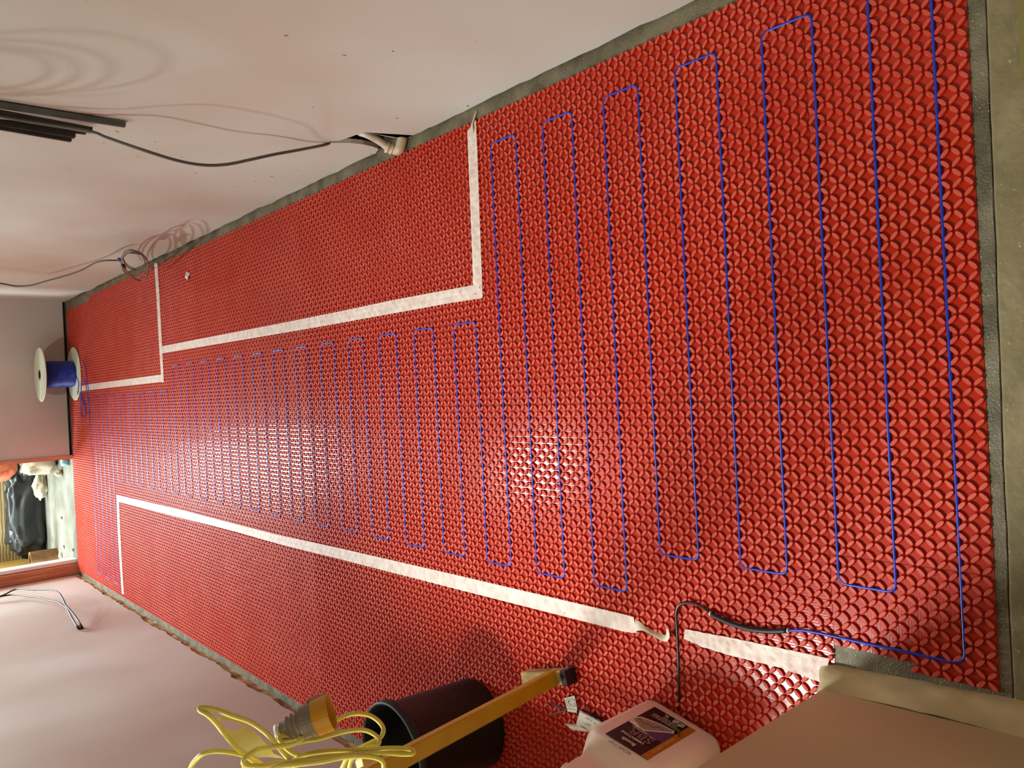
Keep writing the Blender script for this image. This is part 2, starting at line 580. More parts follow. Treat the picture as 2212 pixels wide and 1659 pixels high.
# threshold slab at the near edge
V, Fs = [], []
xs = np.arange(-0.545, 0.80, 0.02)
for x in xs:
    yb = crack_y(float(x))
    V += [(float(x), yb, -0.02), (float(x), yb, 0.0006), (float(x), yb - 0.003, 0.0014), (float(x), 0.355, 0.002), (float(x), -0.9, 0.002), (float(x), -0.9, -0.02)]
n = 6
for i in range(len(xs) - 1):
    for j in range(n - 1):
        Fs.append((i * n + j, (i + 1) * n + j, (i + 1) * n + j + 1, i * n + j + 1))
o = pyobj('trim_1', V, Fs, CONC2)
fix_normals(o)
tag(o, 'smooth tan threshold slab along the near edge', kind='structure')
YST = mat('yellow_strip', (128, 116, 62), 0.6)
V, Fs = box_vf(0.42, 0.79, 0.318, 0.3435, 0.002, 0.006)
o = pyobj('trim_2', V, Fs, YST)
tag(o, 'thin yellowish strip on the threshold', kind='structure')

# ------------------------------------------------------------------ red studded membrane
CELL = 1.0 / 60.0
X0, Y0 = -0.490, 0.4617
ref = F(1920, 683, 0.005)
PAR = (math.floor((ref[0] - X0) / CELL) + math.floor((ref[1] - Y0) / CELL)) % 2


def petal_template(seg, rings):
    """unit stud along +x, list of ring (half length, half width, z, power)"""
    V = []
    for (a, b, z, pw) in rings:
        for k in range(seg):
            t = 2 * math.pi * k / seg
            c, s = math.cos(t), math.sin(t)
            V.append((a * c, b * (abs(s) ** pw) * (1 if s >= 0 else -1), z))
    return np.array(V)


ZB = 0.0012
RN = [(0.0101, 0.0048, ZB, 1.0), (0.0091, 0.0038, 0.0058, 0.9), (0.0083, 0.0031, 0.0064, 0.9)]
RF = [(0.0102, 0.0047, ZB, 1.1), (0.0087, 0.0034, 0.0062, 0.95)]


def membrane(name, x0, x1, y0, y1, material, label, holes=None, skip=None):
    g = 0.0005
    segs, rings = (12, RN) if y0 < 1.68 else ((10, RN) if y0 < 2.6 else (8, RF))
    tpl = petal_template(segs, rings)
    nv = len(tpl)
    nr = len(rings)
    cx = np.arange(math.ceil((x0 - X0) / CELL - 0.5 + 0.30), math.floor((x1 - X0) / CELL - 0.5 - 0.30) + 1)
    cy = np.arange(math.ceil((y0 - Y0) / CELL - 0.5 + 0.30), math.floor((y1 - Y0) / CELL - 0.5 - 0.30) + 1)
    gx, gy = np.meshgrid(cx, cy)
    gx = gx.ravel(); gy = gy.ravel()
    px = X0 + (gx + 0.5) * CELL
    py = Y0 + (gy + 0.5) * CELL
    if skip is not None:
        keep = np.array([not skip(a, b) for a, b in zip(px, py)])
        gx, gy, px, py = gx[keep], gy[keep], px[keep], py[keep]
    sgn = np.where((gx + gy) % 2 == PAR, 1.0, -1.0)
    n = len(px)
    ang = sgn * math.pi / 4 + rng.normal(0, 0.02, n)
    ca, sa = np.cos(ang)[:, None], np.sin(ang)[:, None]
    hs = 1 + rng.normal(0, 0.025, n)
    T = tpl
    vx = px[:, None] + rng.normal(0, 0.00012, n)[:, None] + ca * T[None, :, 0] - sa * T[None, :, 1]
    vy = py[:, None] + rng.normal(0, 0.00012, n)[:, None] + sa * T[None, :, 0] + ca * T[None, :, 1]
    vz = np.repeat((T[None, :, 2]), n, 0)
    vz = ZB + (vz - ZB) * hs[:, None]
    P = np.stack([vx, vy, vz], -1).reshape(-1, 3)
    # faces
    quads = []
    for r in range(nr - 1):
        for k in range(segs):
            quads.append((r * segs + k, r * segs + (k + 1) % segs, (r + 1) * segs + (k + 1) % segs, (r + 1) * segs + k))
    quads = np.array(quads)
    top = np.arange((nr - 1) * segs, nr * segs)
    off = (np.arange(n) * nv)[:, None, None]
    Q = (quads[None] + off).reshape(-1)
    Tt = (top[None] + (np.arange(n) * nv)[:, None]).reshape(-1)
    # base slab: 8 corners
    rects = holes if holes else [(x0, x1, y0, y1)]
    bV, bF = [], []
    for (a, b, c, d) in rects:
        v, f = box_vf(a + g, b - g, c + g, d - g, 0.0, ZB)
        k = len(bV)
        bV += v
        bF += [tuple(i + k for i in q) for q in f]
    bV = np.array(bV)
    bF = np.array(bF) + len(P)
    allV = np.concatenate([P, bV])
    loops = np.concatenate([Q, Tt, bF.reshape(-1)]).astype(np.int32)
    nq = len(Q) // 4
    tot = np.concatenate([np.full(nq, 4), np.full(n, segs), np.full(len(bF), 4)]).astype(np.int32)
    start = np.concatenate([[0], np.cumsum(tot)[:-1]]).astype(np.int32)
    me = bpy.data.meshes.new(name)
    me.vertices.add(len(allV))
    me.vertices.foreach_set('co', allV.astype(np.float32).reshape(-1))
    me.loops.add(len(loops))
    me.loops.foreach_set('vertex_index', loops)
    me.polygons.add(len(tot))
    me.polygons.foreach_set('loop_start', start)
    me.polygons.foreach_set('loop_total', tot)
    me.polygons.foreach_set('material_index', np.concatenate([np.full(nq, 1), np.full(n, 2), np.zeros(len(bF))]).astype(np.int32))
    me.polygons.foreach_set('use_smooth', np.concatenate([np.ones(nq), np.zeros(n), np.zeros(len(bF))]).astype(bool))
    me.update(calc_edges=True)
    me.validate()
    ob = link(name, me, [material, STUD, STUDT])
    tag(ob, label, 'floor mat', 'red studded mats laid over the hall floor')
    return ob


def snapx(x): return X0 + round((x - X0) / CELL) * CELL
def snapy(y): return Y0 + round((y - Y0) / CELL) * CELL


SY = [snapy(0.4117), snapy(0.672), snapy(1.695), snapy(2.70), snapy(3.72), snapy(4.74), snapy(5.76), snapy(6.43)]
XRM, XLM = X0 + 73 * CELL, X0 - 44 * CELL
a0 = snapx(-0.336)
membrane('studded_mat', a0, XRM, SY[0], SY[1], RED2, 'long narrow red studded mat strip nearest the threshold slab')
membrane('studded_mat', -0.522, a0, SY[0], SY[1], RED2, 'small red studded mat offcut beside the near left wall foot',
         holes=[(-0.522, a0, SY[0], 0.535), (-0.506, a0, 0.534, SY[1])], skip=lambda x, y: y > 0.545 and x < -0.506)
X1 = [snapx(-0.06), snapx(-1.05)]
membrane('studded_mat', X1[0], XRM, SY[1], SY[2], RED, 'red studded mat under the four tallest cable loops, right wall side')
membrane('studded_mat', X1[1], X1[0], SY[1], SY[2], RED, 'red studded mat under the black cable splice and the short tape piece')
membrane('studded_mat', XLM, X1[1], SY[1], SY[2], RED, 'narrow red studded mat strip behind the white plastic can')
X2 = [snapx(-0.105), snapx(-1.08)]
membrane('studded_mat', X2[0], XRM, SY[2], SY[3], RED, 'red studded mat below the broken hole in the right wall')
membrane('studded_mat', X2[1], X2[0], SY[2], SY[3], RED, 'red studded mat crossed by the long tape, right of the black bucket')
membrane('studded_mat', XLM, X2[1], SY[2], SY[3], RED, 'narrow red studded mat strip beneath the black bucket')
X3 = [snapx(-0.545)]
membrane('studded_mat', X3[0], XRM, SY[3], SY[4], RED, 'red studded mat in the third row, between right wall and long tape')
membrane('studded_mat', XLM, X3[0], SY[3], SY[4], RED, 'red studded mat in the third row, left wall side')
membrane('studded_mat', X3[0], XRM, SY[4], SY[5], RED, 'red studded mat under the hanging grey cable coil')
membrane('studded_mat', XLM, X3[0], SY[4], SY[5], RED, 'red studded mat left of the long tape, next row nearer than the thin cross tape')
membrane('studded_mat', snapx(0.09), XRM, SY[5], SY[6], RED, 'bare red studded mat in front of the cable spool')
membrane('studded_mat', XLM, snapx(0.09), SY[5], SY[6], RED, 'red studded mat with the shortest and the longest far cable loops')
membrane('studded_mat', snapx(-0.38), XRM - 2 * CELL, SY[6], SY[7] - CELL, RED, 'red studded mat beneath the cable spool at the end wall')
membrane('studded_mat', XLM, snapx(-0.38), SY[6], SY[7], RED, 'red studded mat at the foot of the far doorway')

# ------------------------------------------------------------------ masking tape
def stud_h(x, y):
    i = math.floor((x - X0) / CELL); j = math.floor((y - Y0) / CELL)
    u = (x - X0) / CELL - i - 0.5; v = (y - Y0) / CELL - j - 0.5
    s = 1.0 if (i + j) % 2 == PAR else -1.0
    l = (u + s * v) / math.sqrt(2) * CELL; w = (-s * u + v) / math.sqrt(2) * CELL
    q = math.sqrt((l / 0.0095) ** 2 + (w / 0.0042) ** 2)
    return 1.0 / (1.0 + max(0.0, q - 0.8) ** 2 * 1.6)


def interp(poly, t):
    """point at fraction t of arc length"""
    L = [0]
    for a, b in zip(poly[:-1], poly[1:]):
        L.append(L[-1] + math.dist(a, b))
    s = t * L[-1]
    for k in range(len(poly) - 1):
        if s <= L[k + 1] or k == len(poly) - 2:
            f = (s - L[k]) / max(1e-9, L[k + 1] - L[k])
            return tuple(poly[k][c] + (poly[k + 1][c] - poly[k][c]) * f for c in range(len(poly[k])))


def tape(name, up, lo, label, nl, nw=10, crumple=0.0, z=0.0072, parent=None, rag=0.002):
    U = [F(x, y, z) for x, y in up]
    L = [F(x, y, z) for x, y in lo]
    V, Fs = [], []
    for i in range(nl + 1):
        a = interp(U, i / nl); b = interp(L, i / nl)
        for j in range(nw + 1):
            f = j / nw
            x = a[0] + (b[0] - a[0]) * f; y = a[1] + (b[1] - a[1]) * f
            if i in (0, nl):
                e = rag * (noise.noise(Vector((f * 9, i * 3.7, len(V)))))
                x += e; y += e
            zz = 0.0068 - 0.0016 * (1 - stud_h(x, y))
            cr = crumple * (0.5 + noise.noise(Vector((x * 60, y * 60, 3))) + 0.6 * noise.noise(Vector((x * 140, y * 90, 9))))
            zz += max(0, cr)
            V.append((x, y, zz))
    n = nw + 1
    for i in range(nl):
        for j in range(nw):
            Fs.append((i * n + j, (i + 1) * n + j, (i + 1) * n + j + 1, i * n + j + 1))
    me = bpy.data.meshes.new(name)
    me.from_pydata(V, [], Fs)
    me.update()
    me.polygons.foreach_set('use_smooth', [True] * len(me.polygons))
    ob = link(name, me, TAPE, parent)
    fix_normals(ob)
    if label:
        tag(ob, label, 'masking tape', 'masking tape strips stuck on the red mats')
    return ob


TZ = 'tape_strip'
tape(TZ, [(349, 748), (598, 700), (735, 672.5), (845, 649), (1041, 612)], [(349, 763.5), (601, 721), (700, 704), (971, 655), (1041, 644)],
     'tape strip running lengthwise along the short loop tops, from mid-hall to the angled corner', 420)
tape(TZ, [(1009, 284), (1010, 313), (1020, 575), (1022, 641)], [(1027, 259), (1030, 313), (1039.6, 575), (1042, 640)],
     'tape strip crossing from the right wall to the tape corner, its end twisted', 150)
tape(TZ, [(332.5, 568), (338, 650), (343.6, 751), (348.5, 826)], [(339.5, 568), (344.5, 650), (350, 751), (353.5, 826)],
     'thin far cross tape strip reaching the right wall under the cable coil', 170)
tape(TZ, [(349, 809), (199, 829), (172, 834.5)], [(348.5, 825), (190, 843), (154, 849.5)],
     'far lengthwise tape strip running under the cable spool', 300)
tape(TZ, [(250.4, 1068.5), (400, 1103.7), (511, 1132.5), (600, 1155.4), (730, 1183.5), (1000, 1245.8), (1350, 1328), (1368, 1333)],
     [(255, 1084), (400, 1121), (511, 1149), (600, 1175), (730, 1206.8), (1000, 1276.6), (1350, 1365), (1375, 1368)],
     'longest tape strip, running from the far left corner to the black cable', 900, crumple=0.0)
tape(TZ, [(251.5, 1072), (254, 1150), (263, 1283)], [(256.5, 1084), (258.8, 1150), (267, 1284)],
     'thin far cross tape strip reaching the left wall', 170)
tape(TZ, [(1480, 1359), (1576, 1377), (1689, 1400.5), (1793, 1423)], [(1477.7, 1380), (1519, 1398), (1576, 1416), (1689, 1443.5), (1773, 1474)],
     'short crumpled tape piece by the near wall corner', 110, 14, crumple=0.0022, rag=0.004)


def ribbon(name, pts, wdt, material, nrm_twist, label=None, parent=None):
    """twisted paper ribbon: pts with centre xyz, widths, twist angle"""
    P = catmull([Vector(p) for p in pts], 8)
    n = len(P)
    V, Fs = [], []
    for i in range(n):
        t = np.array(P[min(i + 1, n - 1)]) - np.array(P[max(i - 1, 0)])
        t = t / np.linalg.norm(t)
        a = np.cross(t, (0, 0, 1)); a /= np.linalg.norm(a)
        f = i / (n - 1)
        th = np.interp(f, *nrm_twist)
        w = np.interp(f, *wdt)
        u = a * math.cos(th) + np.array((0, 0, 1)) * math.sin(th)
        for k in range(5):
            s = k / 4 - 0.5
            V.append(tuple(np.array(P[i]) + u * w * s + np.array((0, 0, 1)) * (0.0015 * (1 - 4 * s * s))))
    for i in range(n - 1):
        for k in range(4):
            Fs.append((i * 5 + k, i * 5 + k + 1, (i + 1) * 5 + k + 1, (i + 1) * 5 + k))
    ob = pyobj(name, V, Fs, material, parent, smooth=True)
    return ob


long_tape = [o for o in col.objects if o.get('label', '').startswith('longest tape')][0]
cross_tape = [o for o in col.objects if o.get('label', '').startswith('tape strip crossing')][0]
o = ribbon('twisted_end', [F(1372, 1350, 0.008), F(1388, 1356, 0.011), F(1410, 1367, 0.010), F(1430, 1377, 0.011), F(1440, 1378, 0.014), F(1443, 1368, 0.020), F(1441, 1358, 0.026)],
           ([0, 0.2, 0.45, 0.8, 1], [0.028, 0.010, 0.014, 0.016, 0.008]), TAPE2, ([0, 0.3, 0.7, 1], [0.2, 1.0, 0.5, 0.3]), parent=long_tape)
tag(o, 'cream twisted torn tape end')
o = ribbon('twisted_end', [F(1018, 288, 0.009), F(1019, 272, 0.008), F(1023, 258, 0.006), F(1029, 240, 0.004)],
           ([0, 0.4, 0.8, 1], [0.021, 0.017, 0.011, 0.004]), TAPE2, ([0, 0.5, 1], [0.05, 0.5, 0.3]), parent=cross_tape)
tag(o, 'cream folded tape end over bare concrete')

# ------------------------------------------------------------------ heating cable
hc = empty('heating_cable', F(1700, 1362, 0.0))
tag(hc, 'thin blue heating cable snaking between the studs, with black splice and lead', 'cable')
ZCB = 0.0044
RC = 0.0028


def leg(k): return Y0 + 0.1 * k


XB1, XB0, XT1, XT0 = -0.390, -0.4900, 0.6433, 0.1767
XT2, XB2 = X0 + 33 * CELL, X0 - 40 * CELL
XB2 = -1.1567
corners = []
corners.append(F(2087, 1424, ZCB)[:2])
corners[0] = (corners[0][0], leg(0))
side_top = True
def top_x(k): return XT1 if k <= 11 else (XT0 if k <= 37 else 0.0433 + 0.01)
def bot_x(k): return XB1 if k <= 6 else (XB0 if k <= 48 else XB2)
# leg 0 goes up, 0-1 joined at top, 1-2 at bottom ...
XT1b = {0: XT1}
for k in range(0, 54):
    if k % 2 == 0:      # join k,k+1 at top
        x = min(top_x(k), top_x(k + 1)) if k < 38 else top_x(40)
        corners += [(x, leg(k)), (x, leg(k + 1))]
    else:
        x = bot_x(k + 1) if k < 48 else bot_x(60)
        if k + 1 <= 6: x = XB1
        elif k + 1 <= 48: x = XB0
        corners += [(x, leg(k)), (x, leg(k + 1))]
# the last leg (54)
def rounded(cs, r, z):
    out = []
    for i, c in enumerate(cs):
        c = np.array(c, float)
        if i == 0 or i == len(cs) - 1:
            out.append((c[0], c[1], z)); continue
        a = np.array(cs[i - 1]) - c; b = np.array(cs[i + 1]) - c
        la, lb = np.linalg.norm(a), np.linalg.norm(b)
        if la < 1e-6 or lb < 1e-6: continue
        rr = min(r, la * 0.45, lb * 0.45)
        p, q = c + a / la * rr, c + b / lb * rr
        for t in np.linspace(0, 1, 5):
            w = (1 - t) ** 2 * p + 2 * t * (1 - t) * c + t * t * q
            out.append((w[0], w[1], z))
    return out


end = (-0.30, leg(54))
first = rounded(corners + [end], 0.017, ZCB)
lead_in = [F(x, y, z) for x, y, z in [(1703, 1362, 0.0115), (1722, 1361.5, 0.0115), (1745, 1363, 0.0105), (1800, 1374, 0.009), (1880, 1392, 0.007), (1960, 1408, 0.0055), (2030, 1424, 0.0045)]]
r0 = [F(x, y, 0.004) for x, y in [(2050, 1427.5), (2066, 1429), (2078, 1426), (2085, 1416)]]
start_blue = catmull(lead_in + r0, 5)
path_blue = [tuple(p) for p in start_blue] + first[1:]
tail = [(-0.30, leg(54), ZCB)] + [F(x, y, z) for x, y, z in
        [(196, 960, 0.006), (193, 890, 0.010), (190, 860, 0.05), (183, 822, 0.075), (176, 832, 0.05), (177, 858, 0.02), (181, 874, 0.012), (190, 873, 0.012), (192, 850, 0.03),
         (189, 828, 0.05), (186, 800, 0.03), (181, 782, 0.02), (174, 778, 0.014)]]
tail2 = [F(x, y, z) for x, y, z in [(193, 892, 0.012), (187, 893, 0.012), (184, 878, 0.012), (177, 862, 0.03), (174, 850, 0.035), (174, 880, 0.014), (178, 902, 0.010), (184, 893, 0.010), (184, 872, 0.012), (178, 858, 0.02)]]
V, Fs = join_vf([tube_vf(path_blue, RC, 8), tube_vf(catmull(tail, 6), 0.0026, 7), tube_vf(catmull(tail2, 6), 0.0026, 7)])
pyobj('cable_run', V, Fs, BLUE, hc, smooth=True)
o = tube('splice_sleeve', [F(x, y, z) for x, y, z in [(1537, 1327, 0.012), (1550, 1334, 0.013), (1580, 1347, 0.0135), (1620, 1359, 0.0135), (1660, 1363.5, 0.0135), (1700, 1362.5, 0.0125)]],
     0.0052, BLACK, hc, seg=14, smoothpts=6)
tag(o, 'thick black splice sleeve')
for (x, y) in [(1535, 1325.5), (1702.5, 1362.3)]:
    a = F(x - 1.3, y - 0.4, 0.012); b = F(x + 1.5, y + 0.4, 0.012)
    o = tube('sleeve_ring', [a, b], 0.0048, LBLW, hc, seg=12)
    tag(o, 'white sleeve end ring')
lead = [F(x, y, z) for x, y, z in [(1536, 1326, 0.0115), (1520, 1313, 0.010), (1504, 1305, 0.0095), (1484, 1302.5, 0.0095), (1468, 1307, 0.0095), (1461, 1322, 0.0095), (1461.5, 1345, 0.0095),
                                    (1463, 1380, 0.009), (1465, 1420, 0.009), (1466, 1470, 0.009), (1467, 1500, 0.007), (1465, 1520, 0.0034), (1464, 1535, 0.0032)]]
lead += [(-0.77, 1.05, 0.0032), (-0.86, 1.08, 0.0032), (-0.95, 1.14, 0.008), (-0.96, 1.20, 0.009), (-0.90, 1.235, 0.009), F(1300, 1556, 0.009), F(1250, 1540, 0.010), F(1222, 1532, 0.010)]
o = tube('cold_lead', lead, 0.0029, BLACKR, hc, seg=8, smoothpts=8)
tag(o, 'thin black cold lead')
# bare cores at the lead end
cores = [([(1222, 1532), (1210, 1528), (1200, 1522), (1190, 1512), (1187, 1507)], PURP, 'purple core wire'),
         ([(1222, 1532), (1208, 1530), (1196, 1526), (1183, 1523)], PURP, 'purple core wire'),
         ([(1222, 1534), (1208, 1538), (1198, 1542), (1187, 1546)], GREYC, 'grey screen wire'),
         ([(1250, 1537), (1258, 1531), (1270, 1528)], BROWNW, 'brown core wire')]
for pts, mm, lb in cores:
    o = tube('core_wire', [F(x, y, 0.010 + 0.004 * (i % 2)) for i, (x, y) in enumerate(pts)], 0.0014, mm, hc, seg=6, smoothpts=5)
    tag(o, lb)


# flat writing ---------------------------------------------------------------
def text_vf(s, size, extrude=0.0002, align='LEFT', bold=0.0):
    cu = bpy.data.curves.new('tmp', 'FONT')
    cu.body = s
    cu.size = size
    cu.extrude = extrude
    cu.offset = bold
    cu.align_x = align
    cu.resolution_u = 3
    ob = bpy.data.objects.new('tmp', cu)
    col.objects.link(ob)
    dg = bpy.context.evaluated_depsgraph_get()
    me = bpy.data.meshes.new_from_object(ob.evaluated_get(dg))
    V = [tuple(v.co) for v in me.vertices]
    Fs = [tuple(p.vertices) for p in me.polygons]
    bpy.data.objects.remove(ob)
    bpy.data.curves.remove(cu)
    bpy.data.meshes.remove(me)
    return V, Fs


def place(vf, origin, ex, ey, ez, sx=1.0):
    o_ = np.array(origin); ex = np.array(ex); ey = np.array(ey); ez = np.array(ez)
    return [tuple(o_ + ex * v[0] * sx + ey * v[1] + ez * v[2]) for v in vf[0]], vf[1]


# label flag and tag on the lead
def quadpatch(P, nu, nv, fz=None):
    """bilinear patch of 4 pixel corners a(0,0) b(1,0) c(1,1) d(0,1) with heights"""
    V, Fs = [], []
    for i in range(nu + 1):
        for j in range(nv + 1):
            u, v = i / nu, j / nv
            q = [(1 - u) * (1 - v), u * (1 - v), u * v, (1 - u) * v]
            x = sum(q[k] * P[k][0] for k in range(4)); y = sum(q[k] * P[k][1] for k in range(4)); z = sum(q[k] * P[k][2] for k in range(4))
            if fz: z += fz(u, v)
            V.append(F(x, y, z))
    for i in range(nu):
        for j in range(nv):
            a = i * (nv + 1) + j
            Fs.append((a, a + nv + 1, a + nv + 2, a + 1))
    return V, Fs


P_tag = [(1219, 1508, 0.016), (1241, 1503, 0.016), (1247.5, 1534, 0.012), (1224, 1530, 0.012)]
tg = pyobj('wire_tag', *quadpatch(P_tag, 4, 4), PAPERT, hc)
tag(tg, 'small white paper tag')
lb = pyobj('tag_wrap', *quadpatch([(1225, 1531, 0.0145), (1246, 1534, 0.0145), (1246, 1540, 0.0135), (1226, 1537, 0.0135)], 3, 3), PAPERT, hc)
def pt(u, v, P, dz=0.0006):
    q = [(1 - u) * (1 - v), u * (1 - v), u * v, (1 - u) * v]
    return F(sum(q[k] * P[k][0] for k in range(4)), sum(q[k] * P[k][1] for k in range(4)), sum(q[k] * P[k][2] for k in range(4)) + dz)
def line_on(P, pts, r=0.0004):
    return tube_vf([pt(u, v, P) for u, v in pts], r, 4)
parts = [line_on(P_tag, [(0.12, 0.15), (0.78, 0.15), (0.78, 0.75), (0.12, 0.75), (0.12, 0.15)]),
         line_on(P_tag, [(0.45 + 0.16 * math.cos(a), 0.45 + 0.18 * math.sin(a)) for a in np.linspace(0.5, 5.6, 14)], 0.0005),
         line_on(P_tag, [(0.28, 0.3), (0.34, 0.42), (0.42, 0.32)]), line_on(P_tag, [(0.88, 0.2), (0.88, 0.32)], 0.0006),
         line_on(P_tag, [(0.88, 0.45), (0.88, 0.75)], 0.0004)]
pyobj('print', *join_vf(parts), INK, tg)
P_fl = [(1253, 1535, 0.024), (1312, 1566, 0.012), (1276, 1582, 0.006), (1244, 1565, 0.010)]
fl_f = lambda u, v: 0.010 * math.sin(u * 2.6) * (1 - v) + 0.006 * math.sin(v * 3.1)
fg = pyobj('warning_label', *quadpatch(P_fl, 12, 10, fl_f), PAPERT, hc, smooth=True)
tag(fg, 'curled white printed label')
fg2 = pyobj('warning_label_curl', *quadpatch([(1218, 1562, 0.018), (1246, 1565, 0.008), (1276, 1582, 0.007), (1236, 1577, 0.016)], 8, 6, lambda u, v: 0.004 * math.sin(v * 3.1)), PAPERT, hc, smooth=True)
fg2.name = 'warning_label'
def wl(s, u, v, size, ang=0):
    p = pt(u, v, P_fl, 0.0016 + fl_f(u, v)); px = pt(min(u + 0.05, 1.2), v, P_fl, 0.0016 + fl_f(u + 0.05, v)); py = pt(u, v + 0.05, P_fl, 0.0016 + fl_f(u, v + 0.05))
    ex = np.array(px) - np.array(p); ey = np.array(p) - np.array(py)
    ex /= np.linalg.norm(ex); ey = ey - ex * (ex @ ey); ey /= np.linalg.norm(ey)
    return place(text_vf(s, size, 0.0001), p, -ex, -ey, np.cross(ex, ey))
parts = []
for (s, u, v, size) in [('2  IXT', 0.50, 0.20, 0.0075), ('CE  UL', 0.92, 0.30, 0.0065), ('MENT', 0.62, 0.55, 0.005), ('220-240', 0.62, 0.68, 0.0045), ('NCM', 0.55, 0.88, 0.0075)]:
    parts.append(wl(s, u, v, size))
parts.append(tube_vf([pt(u, 0.06, P_fl, 0.0012 + fl_f(u, 0.06)) for u in np.linspace(0.02, 0.95, 12)], 0.0005, 4))
pyobj('print', *join_vf(parts), INK, fg)

# ------------------------------------------------------------------ cable spool
sc_ = WY(130, 795, 6.2)
SX, SYY = 0.222, 6.24
sp = empty('cable_spool', (SX, SYY, 0.0062))
tag(sp, 'white plastic spool of blue cable standing on the red mat at the far wall', 'cable spool')
RFL, HH = 0.192, 0.215
def disc(zc, name, lbl=None):
    pr = [(0.030, zc - 0.004), (RFL - 0.004, zc - 0.004), (RFL, zc), (RFL - 0.004, zc + 0.004), (0.030, zc + 0.004), (0.030, zc - 0.004)]
    o = pyobj(name, *lathe_vf(pr, 48, (SX, SYY, 0.0065)), WHITEF, sp, smooth=False)
    fix_normals(o)
    return o
disc(0.004, 'flange')
disc(HH, 'flange')
o = pyobj('wound_cable', *lathe_vf([(0.03, 0.008), (0.088, 0.008), (0.094, 0.02), (0.092, 0.09), (0.096, 0.15), (0.090, HH - 0.006), (0.03, HH - 0.006)], 40, (SX, SYY, 0.0065)), BLUEW, sp, smooth=True)
tag(o, 'dark blue wound cable')
o = pyobj('core_hole', *lathe_vf([(0.030, 0.01), (0.029, HH + 0.0045), (0.0285, 0.03), (0.001, 0.03)], 30, (SX, SYY, 0.0065)), DARKM, sp)
ring = pyobj('hub_ring', *lathe_vf([(0.030, HH + 0.004), (0.034, HH + 0.006), (0.037, HH + 0.004)], 30, (SX, SYY, 0.0065)), GREYCAP2, sp, smooth=True)
tube('loose_turn', [(SX - 0.09, SYY - 0.03, 0.13), (SX - 0.05, SYY - 0.09, 0.10), (SX + 0.02, SYY - 0.12, 0.05), (SX - 0.06, SYY - 0.165, 0.022), (SX - 0.15, SYY - 0.12, 0.020)], 0.0028, BLUE, sp, seg=7, smoothpts=6)

# ------------------------------------------------------------------ cables on the right wall
# vertical capping pieces
cp = empty('cable_capping', (XR, 2.5, 0.8))
tag(cp, 'bundle of dark capping strips hanging on the right wall', 'cable capping')
def strip_px(name, pa, pb, wa, wb, X, material, lbl=None, th=0.012):
    """vertical strip on the wall from pixel pa (cut off by the frame) to its lower end pb"""
    a = np.array(WX(*pa, X)); b = np.array(WX(*pb, X))
    d = (a - b) / np.linalg.norm(a - b)
    a = a + d * 0.9
    if a[2] > 2.3: a = b + d * ((2.3 - b[2]) / d[2])
    s = np.array([0, 1, 0]) - d * d[1]; s /= np.linalg.norm(s)
    V = []
    for p, w in ((b, wb), (a, wa)):
        for (i, xo) in ((-1, 0), (-0.8, -th), (-0.25, -th * 0.75), (0.25, -th), (0.8, -th), (1, 0)):
            q = p + s * w / 2 * i
            V.append((q[0] + xo, q[1], q[2]))
    Fs = [(k, k + 1, 6 + k + 1, 6 + k) for k in range(5)] + [(0, 5, 11, 6), (5, 4, 3, 2, 1, 0), (6, 7, 8, 9, 10, 11)]
    o = pyobj(name, V, Fs, material, cp)
    fix_normals(o)
    if lbl: tag(o, lbl)
    return o
strip_px('capping_strip', (0, 222), (270, 265), 0.026, 0.018, XR - 0.004, GREYCAP2, 'grey-green capping strip, the longest')
strip_px('capping_strip', (0, 240), (197, 277), 0.026, 0.024, XR - 0.016, GREYCAP)
strip_px('capping_strip', (0, 262), (161, 289), 0.022, 0.022, XR - 0.020, GREYCAP)
strip_px('capping_strip', (0, 270), (153, 297), 0.018, 0.016, XR - 0.026, GREYCAP)
strip_px('capping_strip', (0, 258), (185, 281), 0.006, 0.012, XR - 0.008, GREYCAP2)

pc = empty('wall_cable', WX(720, 308, XR))
tag(pc, 'dark flat cable sagging from the capping bundle to the broken plaster hole', 'cable')
cpts = []
for (x, y, X) in [(-60, 240, XR - 0.03), (60, 262, XR - 0.035), (190, 283, XR - 0.05), (230, 297, XR - 0.07), (300, 321, XR - 0.10), (380, 346, XR - 0.115), (440, 356.5, XR - 0.115), (490, 355, XR - 0.105),
                  (540, 345, XR - 0.085), (590, 334, XR - 0.06), (650, 323, XR - 0.03), (700, 313, XR - 0.008), (716, 307, XR + 0.01), (726, 308, XR + 0.03)]:
    cpts.append(WX(x, y, X))
tube('cable_jacket', cpts, 0.0062, GREYC, pc, seg=8, smoothpts=8, rz=0.7)

# coil of the same sort hanging from the capping, above the frame
ck = empty('cable_coil', (XR - 0.30, 2.50, 1.35))
tag(ck, 'coil of dark cable hung out from the wall above the capping bundle', 'cable')
parts = []
for i, (ry, rz_, oy, oz) in enumerate([(0.26, 0.17, 0.0, 0.02), (0.23, 0.14, 0.05, 0.06), (0.20, 0.12, 0.08, 0.10), (0.265, 0.175, -0.01, 0.01)]):
    P = [(XR - 0.29 - 0.015 * i, 2.43 + oy + 0.62 * ry * math.sin(a), 1.285 + oz + 0.75 * rz_ * math.cos(a) + 0.25 * ry * math.sin(a)) for a in np.linspace(0, 2 * math.pi, 40, endpoint=False)]
    parts.append(tube_vf(P, 0.006, 8, closed=True))
parts.append(tube_vf([(XR + 0.004, 2.46, 1.50), (XR - 0.15, 2.46, 1.51), (XR - 0.34, 2.46, 1.45)], 0.005, 6))
pyobj('cable_jacket', *join_vf(parts), GREYC, ck, smooth=True)

